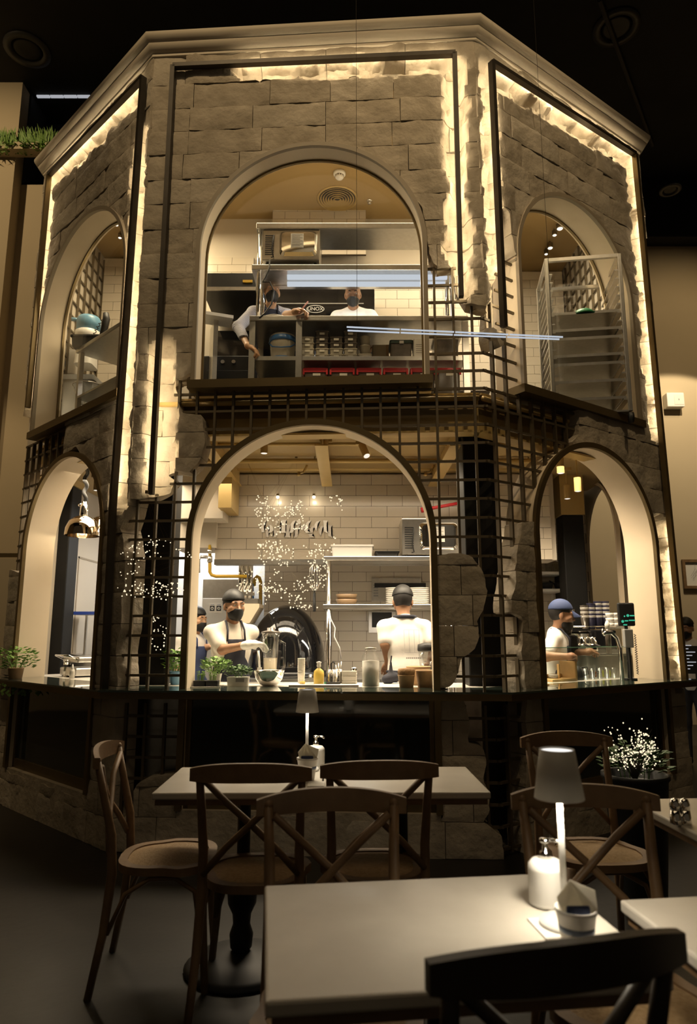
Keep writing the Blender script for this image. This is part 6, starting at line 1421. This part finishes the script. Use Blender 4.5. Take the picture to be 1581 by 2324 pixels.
# ================================================================== dining room in front
def cross_chair(name, label, wood, cane, grp):
    t = thing(name, label, 'chair', (0, 0, 0), 0, grp)      # sits facing +Y, backrest at -Y
    SH = .455
    # seat: rounded frame and cane panel
    def seat_outline(s, n=28):
        P = []
        for k in range(n):
            a = 2*math.pi*k/n; c, q = math.cos(a), math.sin(a)
            x = .205*s*math.copysign(abs(c)**.7, c)*(1.06 if q > 0 else .94); y = .20*s*math.copysign(abs(q)**.75, q); P.append((x, y))
        return P
    O, I = seat_outline(1), seat_outline(.82); n = len(O)
    V = [(x, y, SH - .03) for x, y in O] + [(x, y, SH) for x, y in O] + [(x, y, SH) for x, y in I] + [(x, y, SH - .03) for x, y in I]
    F = [(k*n + i, k*n + (i + 1) % n, ((k + 1) % 4)*n + (i + 1) % n, ((k + 1) % 4)*n + i) for k in range(4) for i in range(n)]
    obj('seat_frame', (V, F), wood, t, 'auto')
    V = [(x, y, SH - .006) for x, y in I] + [(x*.6, y*.6, SH + .006) for x, y in I] + [(0, 0, SH + .008)]
    obj('seat', (V, [(i, (i + 1) % n, n + (i + 1) % n, n + i) for i in range(n)] + [(n + i, n + (i + 1) % n, 2*n) for i in range(n)]), cane, t, True)
    for s in (1, -1):
        obj('leg', tube([(.20*s, .185, 0), (.178*s, .165, .25), (.172*s, .158, SH - .02)], [.0145, .017, .018], 10), wood, t, True)
        # rear leg runs up into the back post
        obj('leg', tube([(.205*s, -.255, 0), (.190*s, -.215, .22), (.180*s, -.195, SH - .02), (.178*s, -.205, .58), (.183*s, -.245, .74), (.190*s, -.275, .865)], [.0145, .017, .019, .018, .016, .014], 10), wood, t, True)
        obj('post_cap', ball((.190*s, -.276, .868), .016, 10, 8), wood, t, True)
        # bent hoop under the seat
        obj('hoop_brace', tube([(.185*s, .155, .22), (.178*s, .13, .36), (.175*s, .05, SH - .045), (.175*s, -.05, SH - .045), (.182*s, -.14, .36), (.19*s, -.20, .22)], .0095, 8), wood, t, True)
    obj('hoop_brace', tube([(-.18, .16, .22), (-.14, .15, .36), (-.05, .145, SH - .045), (.05, .145, SH - .045), (.14, .15, .36), (.18, .16, .22)], .0095, 8), wood, t, True)
    # curved top rail (flat board bowed backwards)
    V, F = [], []; m = 18
    for i in range(m + 1):
        q = i/m*2 - 1; x = .225*q; y = -.268 - .045*(1 - q*q); zc = .862 + .012*(1 - q*q); hh = .034*(1 - .35*abs(q)**3); th = .011
        for dy, dz_ in ((-th, -hh), (th, -hh), (th, hh), (-th, hh)): V.append((x, y + dy, zc + dz_))
    for i in range(m):
        for k in range(4): F.append((i*4 + k, i*4 + (k + 1) % 4, i*4 + 4 + (k + 1) % 4, i*4 + 4 + k))
    F += [(3, 2, 1, 0), tuple(m*4 + k for k in range(4))]
    obj('top_rail', (V, F), wood, t, 'auto')
    # crossed slats
    for s in (1, -1):
        P = [(-.176*s, -.21, .50), (-.09*s, -.24, .60), (0, -.262 - .008*s, .685), (.09*s, -.27, .765), (.172*s, -.262, .84)]
        vs = []
        for i in range(len(P) - 1): vs.append(beam(P[i], P[i + 1], .012, .026, up=(0, 1, 0)) if False else tube([P[i], P[i + 1]], .0125, 8))
        obj('cross_slat', tube(P, .0125, 8), wood, t, True)
    return t
ch0 = cross_chair('cross_back_chair', 'x', WOOD, CANE, 'cross-back dining chairs'); used = []
def chair(x, y, rz, lab, src=None):
    s = src or ch0
    if s not in used: used.append(s); s.location = (x, y, 0); s.rotation_euler = (0, 0, rz); s['label'] = lab; return s
    return dup(s, (x, y, 0), rz, lab, 'cross-back dining chairs')
pi = math.pi
chair(X(564, 2.64, .8), 2.64 + .29, math.radians(1), 'cross-back wooden chair with its back to us at the left of the far marble table')
chair(X(853, 2.70, .8), 2.70 + .29, math.radians(3), 'cross-back wooden chair with its back to us at the right of the far marble table')
chair(X(767, 2.2, .8), 2.2 - .29, pi + math.radians(4), 'cross-back wooden chair pushed against the far side of the bright front table')
chair(X(1317, 2.25, .8), 2.25 - .29, pi - math.radians(2), 'cross-back wooden chair behind the white lamp of the front table')
chair(X(1292, 3.45, .8), 3.45 - .29, pi + math.radians(4), 'cross-back wooden chair standing farthest right, behind the lamp shade')
chair(X(262, 3.12, .8) + .25, 3.12, -pi/2 + math.radians(6), 'cross-back wooden chair seen side on at the left end of the far table')
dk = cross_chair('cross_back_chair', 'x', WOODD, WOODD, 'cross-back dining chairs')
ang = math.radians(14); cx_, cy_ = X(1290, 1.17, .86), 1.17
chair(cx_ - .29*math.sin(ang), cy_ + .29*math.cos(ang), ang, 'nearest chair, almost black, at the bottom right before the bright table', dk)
def table(lab, x, y, w_, d_, rz, grp='marble topped bistro tables'):
    t = thing('bistro_table', lab, 'table', (x, y, 0), rz, grp)
    obj('table_top', box(-w_/2, w_/2, -d_/2, d_/2, .722, .75, .006), MARBLE, t)
    obj('edge_band', box(-w_/2 + .012, w_/2 - .012, -d_/2 + .012, d_/2 - .012, .70, .7222), WOOD, t)
    obj('pedestal', lathe([(.03, .06), (.045, .08), (.05, .13), (.036, .17), (.04, .21), (.06, .25), (.064, .29), (.052, .335), (.032, .36), (.028, .40), (.028, .68), (.06, .70)], 22), BLACK, t, True)
    obj('top_plate', box(-.14, .14, -.14, .14, .692, .702), BLACK, t)
    obj('base', lathe([(.23, 0), (.235, .012), (.21, .03), (.12, .05), (.045, .065)], 30), BLACK, t, True)
    return t
TZ = .7505
rzF = math.radians(1)
x0, x1 = X(340, 2.88, .75), X(1114, 2.88, .75); xm_ = (x0 + x1)/2
table('left half of the far marble table pair carrying the small lamp', (x0 + xm_)/2, 3.15, xm_ - x0 - .006, .54, rzF)
table('right half of the far marble table pair under the arch', (xm_ + x1)/2, 3.155, x1 - xm_ - .006, .54, rzF)
rzT = math.radians(7)
table('bright marble table in the front centre with the white lamp', .195, 1.625, .75, .56, rzT)
table('marble table at the front right edge beside the bright table', 1.04, 1.50, .72, .62, rzT)
table('dim marble table at far right with two chrome shakers', 1.40, 2.52, .62, .55, math.radians(4))
def lamp(lab, x, y, power):
    t = thing('table_lamp', lab, 'lamp', (x, y, TZ), 0, 'cordless table lamps')
    obj('base', lathe([(.055, 0), (.057, .004), (.055, .012), (.014, .016), (.008, .02)], 28), WHITE, t, True)
    obj('stem', lathe([(.0075, .018), (.0065, .29)], 14), WHITE, t, True)
    obj('lamp_shade', lathe([(.0535, .262), (.055, .262), (.0385, .366), (.037, .366), (.052, .264)], 32, cap=False), mat('shade_white', (.46, .44, .40), None, rough=.5), t, True)
    obj('light_disc', lathe([(.001, .362), (.0365, .362)], 28, cap=False), emis('lamp_disc', (1, .96, .90), 1.3), t)
    obj('diffuser', lathe([(.001, .296), (.046, .296)], 28, cap=False), emis('lamp_under', (1, .90, .72), 3.0), t)
    spot('table_lamp_beam', (x, y, TZ + .287), (x, y, 0), power, 150, (1, .88, .68), .5, .04)
    return t
xl, yl = X(1272, 1.61, .95), 1.61
lamp('white cordless lamp with tapered shade on the bright front table', xl, yl, 10)
xl2, yl2 = X(697, 3.33, 1.0), 3.33
lamp('white cordless lamp with tapered shade on the far marble table', xl2, yl2, 5)
def cup_napkins(lab, x, y, s=1.):
    t = thing('napkin_cup', lab, 'cup', (x, y, TZ), 0, 'napkin cups')
    obj('cup', lathe([(.030*s, 0), (.034*s, .004), (.046*s, .088*s), (.049*s, .09*s), (.049*s, .098*s), (.045*s, .098*s), (.033*s, .008), (.001, .008)], 28), WHITE, t, True)
    obj('blue_band', lathe([(.0395*s, .048*s), (.0412*s, .050*s), (.0425*s, .062*s), (.0420*s, .062*s)], 28), mat('pale_blue_band', (.26, .33, .48), None, rough=.4), t, True)
    nk = obj('napkin', ([(-.03*s, .02*s, .06*s), (.035*s, .025*s, .06*s), (.052*s, .01*s, .13*s), (-.01*s, .0, .158*s), (-.042*s, .0, .12*s), (-.03*s, -.015*s, .07*s), (.03*s, -.012*s, .07*s), (.045*s, -.02*s, .10*s)], [(0, 1, 2, 3), (0, 3, 4), (4, 3, 5), (5, 3, 6), (3, 2, 7, 6)]), NAPKIN, t)
    sm = nk.modifiers.new('thickness', 'SOLIDIFY'); sm.thickness = .002
    obj('cutlery_sleeve', box(-.028*s, .028*s, -.025*s, -.012*s, .04*s, .108*s, .004), mat('dark_blue_print', (.02, .035, .10), None, rough=.6), t)
    return t
cup_napkins('white cup of folded napkins at the corner of the bright front table', X(1308, 1.485, .8), 1.485, .84)
cup_napkins('white cup of folded napkins below the lamp on the far table', X(697, 3.12, .8), 3.12, .95)
def dispenser(lab, x, y):
    t = thing('pump_bottle', lab, 'bottle', (x, y, TZ), 0, 'pump bottles'); s = 1.0
    prof = [(.036, 0), (.042, .004)]
    for k in range(14): prof += [(.0425, .008 + k*.0055), (.0415, .0108 + k*.0055)]
    prof += [(.041, .088), (.032, .098), (.014, .101)]
    obj('ribbed_body', lathe(prof, 28), WHITE, t, True)
    obj('pump_collar', lathe([(.014, .10), (.014, .115), (.007, .118), (.006, .138)], 16), CHROME, t, True)
    obj('pump_head', lathe([(.012, .136), (.014, .139), (.012, .145), (.001, .147)], 16), CHROME, t, True); obj('nozzle', tube([(0, 0, .142), (.03, -.012, .142), (.042, -.016, .136)], .0045, 8), CHROME, t, True)
    return t
dispenser('ribbed white pump bottle beside the lamp on the front table', X(1240, 1.73, .8), 1.73)
dispenser('ribbed white pump bottle behind the lamp on the far table', X(702, 3.40, .8) + .03, 3.40)
t = thing('menu_card', 'small white card lying under the pump bottle on the front table', 'card', (X(1250, 1.62, .75), 1.60, TZ), rzT); obj('sheet', box(-.04, .04, -.055, .05, 0, .003), PAPER, t); obj('printed_edge', box(-.038, .038, -.053, -.049, .003, .0034), mat('print_grey', (.33,)*3), t)
t = thing('menu_card', 'small white card lying in front of the napkin cup on the far table', 'card', (X(715, 3.05, .75), 3.03, TZ), 0); obj('sheet', box(-.03, .04, -.05, .05, 0, .003), PAPER, t); obj('printed_edge', box(-.028, .038, -.048, -.044, .003, .0034), mat('print_grey', (.33,)*3), t)
for k, px in enumerate((1531, 1553)):
    t = thing('chrome_shaker', ('left', 'right')[k] + ' of two chrome shakers on the dim table at far right', 'shaker', (X(px, 2.42, .8), 2.42, TZ), 0, 'chrome shakers')
    obj('glass_body', lathe([(.018, 0), (.019, .004), (.016, .045)], 18), CHROME, t, True); obj('dome_top', lathe([(.0165, .045), (.0175, .06), (.012, .078), (.001, .082)], 18), CHROME, t, True)
# reflection of a potted fairy-light tree, built solid by the right bay
xt, yt = X(1432, 3.75, .9), 3.75
t = thing('light_tree_reflection', 'reflection of a small dark potted shrub strung with fairy lights at right', 'plant', (xt, yt, 0)); zp = pz(1755, yt)
obj('pot', lathe([(.10, 0), (.11, .01), (.16, zp - .03), (.17, zp - .02), (.17, zp), (.15, zp), (.14, zp - .04), (.001, zp - .04)], 28), BLACK, t, True)
rnd = random.Random(21); bl = []; br_ = []
for k in range(26):
    q = W(1360 + 130*rnd.random(), 1640 + 100*rnd.random(), yt + rnd.uniform(-.12, .12)) - Vector((xt, yt, 0)); q.x += (1690 - 1640)*0
    mid = Vector((q.x*.4, q.y*.4, zp + (q.z - zp)*.6)); br_.append(tube([(0, 0, zp - .04), mid, q], [.004, .003, .0015], 5))
    for j in range(13):
        f_ = rnd.random(); a = mid.lerp(q, f_) + Vector((rnd.gauss(0, .02), rnd.gauss(0, .02), rnd.gauss(0, .018))); bl.append(ball(a, .0042*rnd.uniform(.7, 1.2), 6, 4))
obj('twigs', join(*br_), SOIL, t); o = obj('bulbs', join(*bl), BULB, t); o['kind'] = 'stuff'
leafy(t, 170, .17, zp, zp + .16, .045, 8, LEAFD)
# faint reflection of leaves at far left, built as a plant; pot added
def reflected_ivy(px, Y, s, seed, lab, pn, d=-.08):
    x, y, z = X(px, Y, 1.03), Y, 1.019
    t = thing('ivy_reflection', lab, 'plant', (x, y, z)); obj('pot', lathe([(.05, 0), (.06, .08), (.064, .085), (.055, .085)], 18), KRAFT, t, True); leafy(t, 210, .17*s, .07, .30*s, .04, seed, LEAF)
    rnd = random.Random(seed + 50); V = []; F = []
    for q in range(70):
        c = Vector((rnd.uniform(-.2, .25), -.06 - rnd.random()*.05, -.02 - rnd.random()*.09)); sz = .028; o_ = len(V)
        V += [c, c + Vector((sz*.5, -.005, -sz*.5)), c + Vector((0, -.008, -sz)), c + Vector((-sz*.5, -.005, -sz*.5))]; F.append((o_, o_ + 1, o_ + 2, o_ + 3))
    fo = obj('trailing_leaves', (V, F), LEAF, t); fo['kind'] = 'stuff'
reflected_ivy(35, 5.72, .9, 31, 'reflected trailing ivy above the glass ledge at the far left', None)
# reflected greenery high on the left wall, built as grass in an added trough
zt_ = pz(330, YL - .3); x0, x1 = X(-60, YL - .3, zt_), X(128, YL - .3, zt_)
t = thing('greenery_reflection', 'reflected grassy greenery in an added trough high on the left wall', 'plant', (0, 0, 0)); obj('trough', box(x0, x1, YL - .40, YL - .2225, zt_ - .13, zt_ - .02), BEIGE, t)
rnd = random.Random(77); V, F = [], []
for q in range(900):
    c = Vector((rnd.uniform(x0, x1), YL - .40 + rnd.random()*.14, zt_ - .05 - (.10*rnd.random() if rnd.random() < .25 else 0))); a = rnd.random()*6.28; ln = rnd.uniform(.08, .26); d = Vector((.5*math.cos(a), -.4*abs(math.sin(a)) - (.3 if rnd.random() < .3 else 0), 1 if rnd.random() < .75 else -.2)).normalized(); sd = Vector((math.sin(a), 0, .2)).normalized()*.014; o_ = len(V)
    V += [c - sd, c + sd, c + d*ln*.6 + sd*.8, c + d*ln, c + d*ln*.6 - sd*.8]; F.append((o_, o_ + 1, o_ + 2, o_ + 3, o_ + 4))
o = obj('grass_blades', (V, F), LEAF, t); o['kind'] = 'stuff'
# reflection of a twin light line, built as glowing tubes on added wires
pts_ = [(W(785, 743, 4.0), W(1282, 767, 4.0)), (W(787, 748, 3.9), W(1275, 770, 3.9))]
t = thing('linear_light_reflection', 'reflection of a twin cool white light line across the upper windows', 'light', (0, 0, 0)); pts_ = [(W(785, 742, 4.0), W(1278, 765, 4.0)), (W(787, 750, 4.0), W(1270, 770, 4.0))]
for a_, b_ in pts_:
    for k in range(4):
        p_, q_ = a_.lerp(b_, k/4 + .003), a_.lerp(b_, (k + 1)/4 - .003); obj('reflected_line', tube([p_, q_], .0055, 8), LEDC, t, True)
for f_ in (.05, .95): p_ = pts_[0][0].lerp(pts_[0][1], f_); q_ = pts_[1][0].lerp(pts_[1][1], f_); obj('added_wire', tube([q_, p_, (p_.x, p_.y, CH)], .0012, 4), IRON, t)
# right wall: picture, emergency light, thin shadow gap
YP = YR - .02; a_, b_ = W(1551, 1336, YP), W(1640, 1270, YP)
t = thing('framed_drawing', 'framed pale drawing in brown wood on the right wall', 'picture', (0, 0, 0)); fw = .045
for (x0, x1, z0, z1) in ((a_.x, b_.x, a_.z, a_.z + fw), (a_.x, b_.x, b_.z - fw, b_.z), (a_.x, a_.x + fw, a_.z + fw, b_.z - fw), (b_.x - fw, b_.x, a_.z + fw, b_.z - fw)): obj('frame_rail', box(x0, x1, YP - .03, YP + .01, z0, z1), WOOD, t)
dr_ = obj('drawing_sheet', box(a_.x + fw, b_.x - fw, YP - .005, YP, a_.z + fw, b_.z - fw), PAPER, t); rnd = random.Random(4); mx_, mz_ = (a_.x + b_.x)/2 - .1, (a_.z + b_.z)/2
obj('pencil_lines', join(*[tube([(mx_ + rnd.uniform(-.12, .12), YP - .007, mz_ + rnd.uniform(-.12, .02)), (mx_ + rnd.uniform(-.05, .05), YP - .007, mz_ + rnd.uniform(.02, .15))], .002, 4) for _ in range(14)]), mat('print_grey', (.33,)*3), dr_)
a_, b_ = W(1505, 930, YR), W(1541, 898, YR); t = thing('wall_fitting', 'white wedge shaped wall fitting on the right wall', 'light', ((a_.x + b_.x)/2, YR, a_.z)); w2, h2 = (b_.x - a_.x)/2, b_.z - a_.z
obj('housing', box(-w2, w2, -.16, 0, 0, h2, .015), WHITE, t); obj('face_panel', box(-w2*.2, w2*.9, -.165, -.16, h2*.15, h2*.85), WPLAS, t); obj('indicator', box(w2*.3, w2*.36, -.168, -.165, h2*.45, h2*.55), BLACK, t)
# menu light box at the right edge beside the waiter
pm = W(1566, 1500, 6.4); t = thing('menu_display', 'dark menu display with white print at the right edge', 'sign', (pm.x, 6.4, 0)); obj('display_panel', box(-.06, .2, 0, .03, 1.02, pz(1466, 6.4), .004), BLACK, t); obj('stand_leg', box(.05, .09, 0, .03, 0, 1.02), BLACK, t)
obj('printed_lines', join(*[box(-.05, -.05 + .04 + .03*(k % 3), -.003, 0, 1.06 + k*.03, 1.068 + k*.03) for k in range(8)]), emis('menu_print', (.8, .8, .85), .5), t)
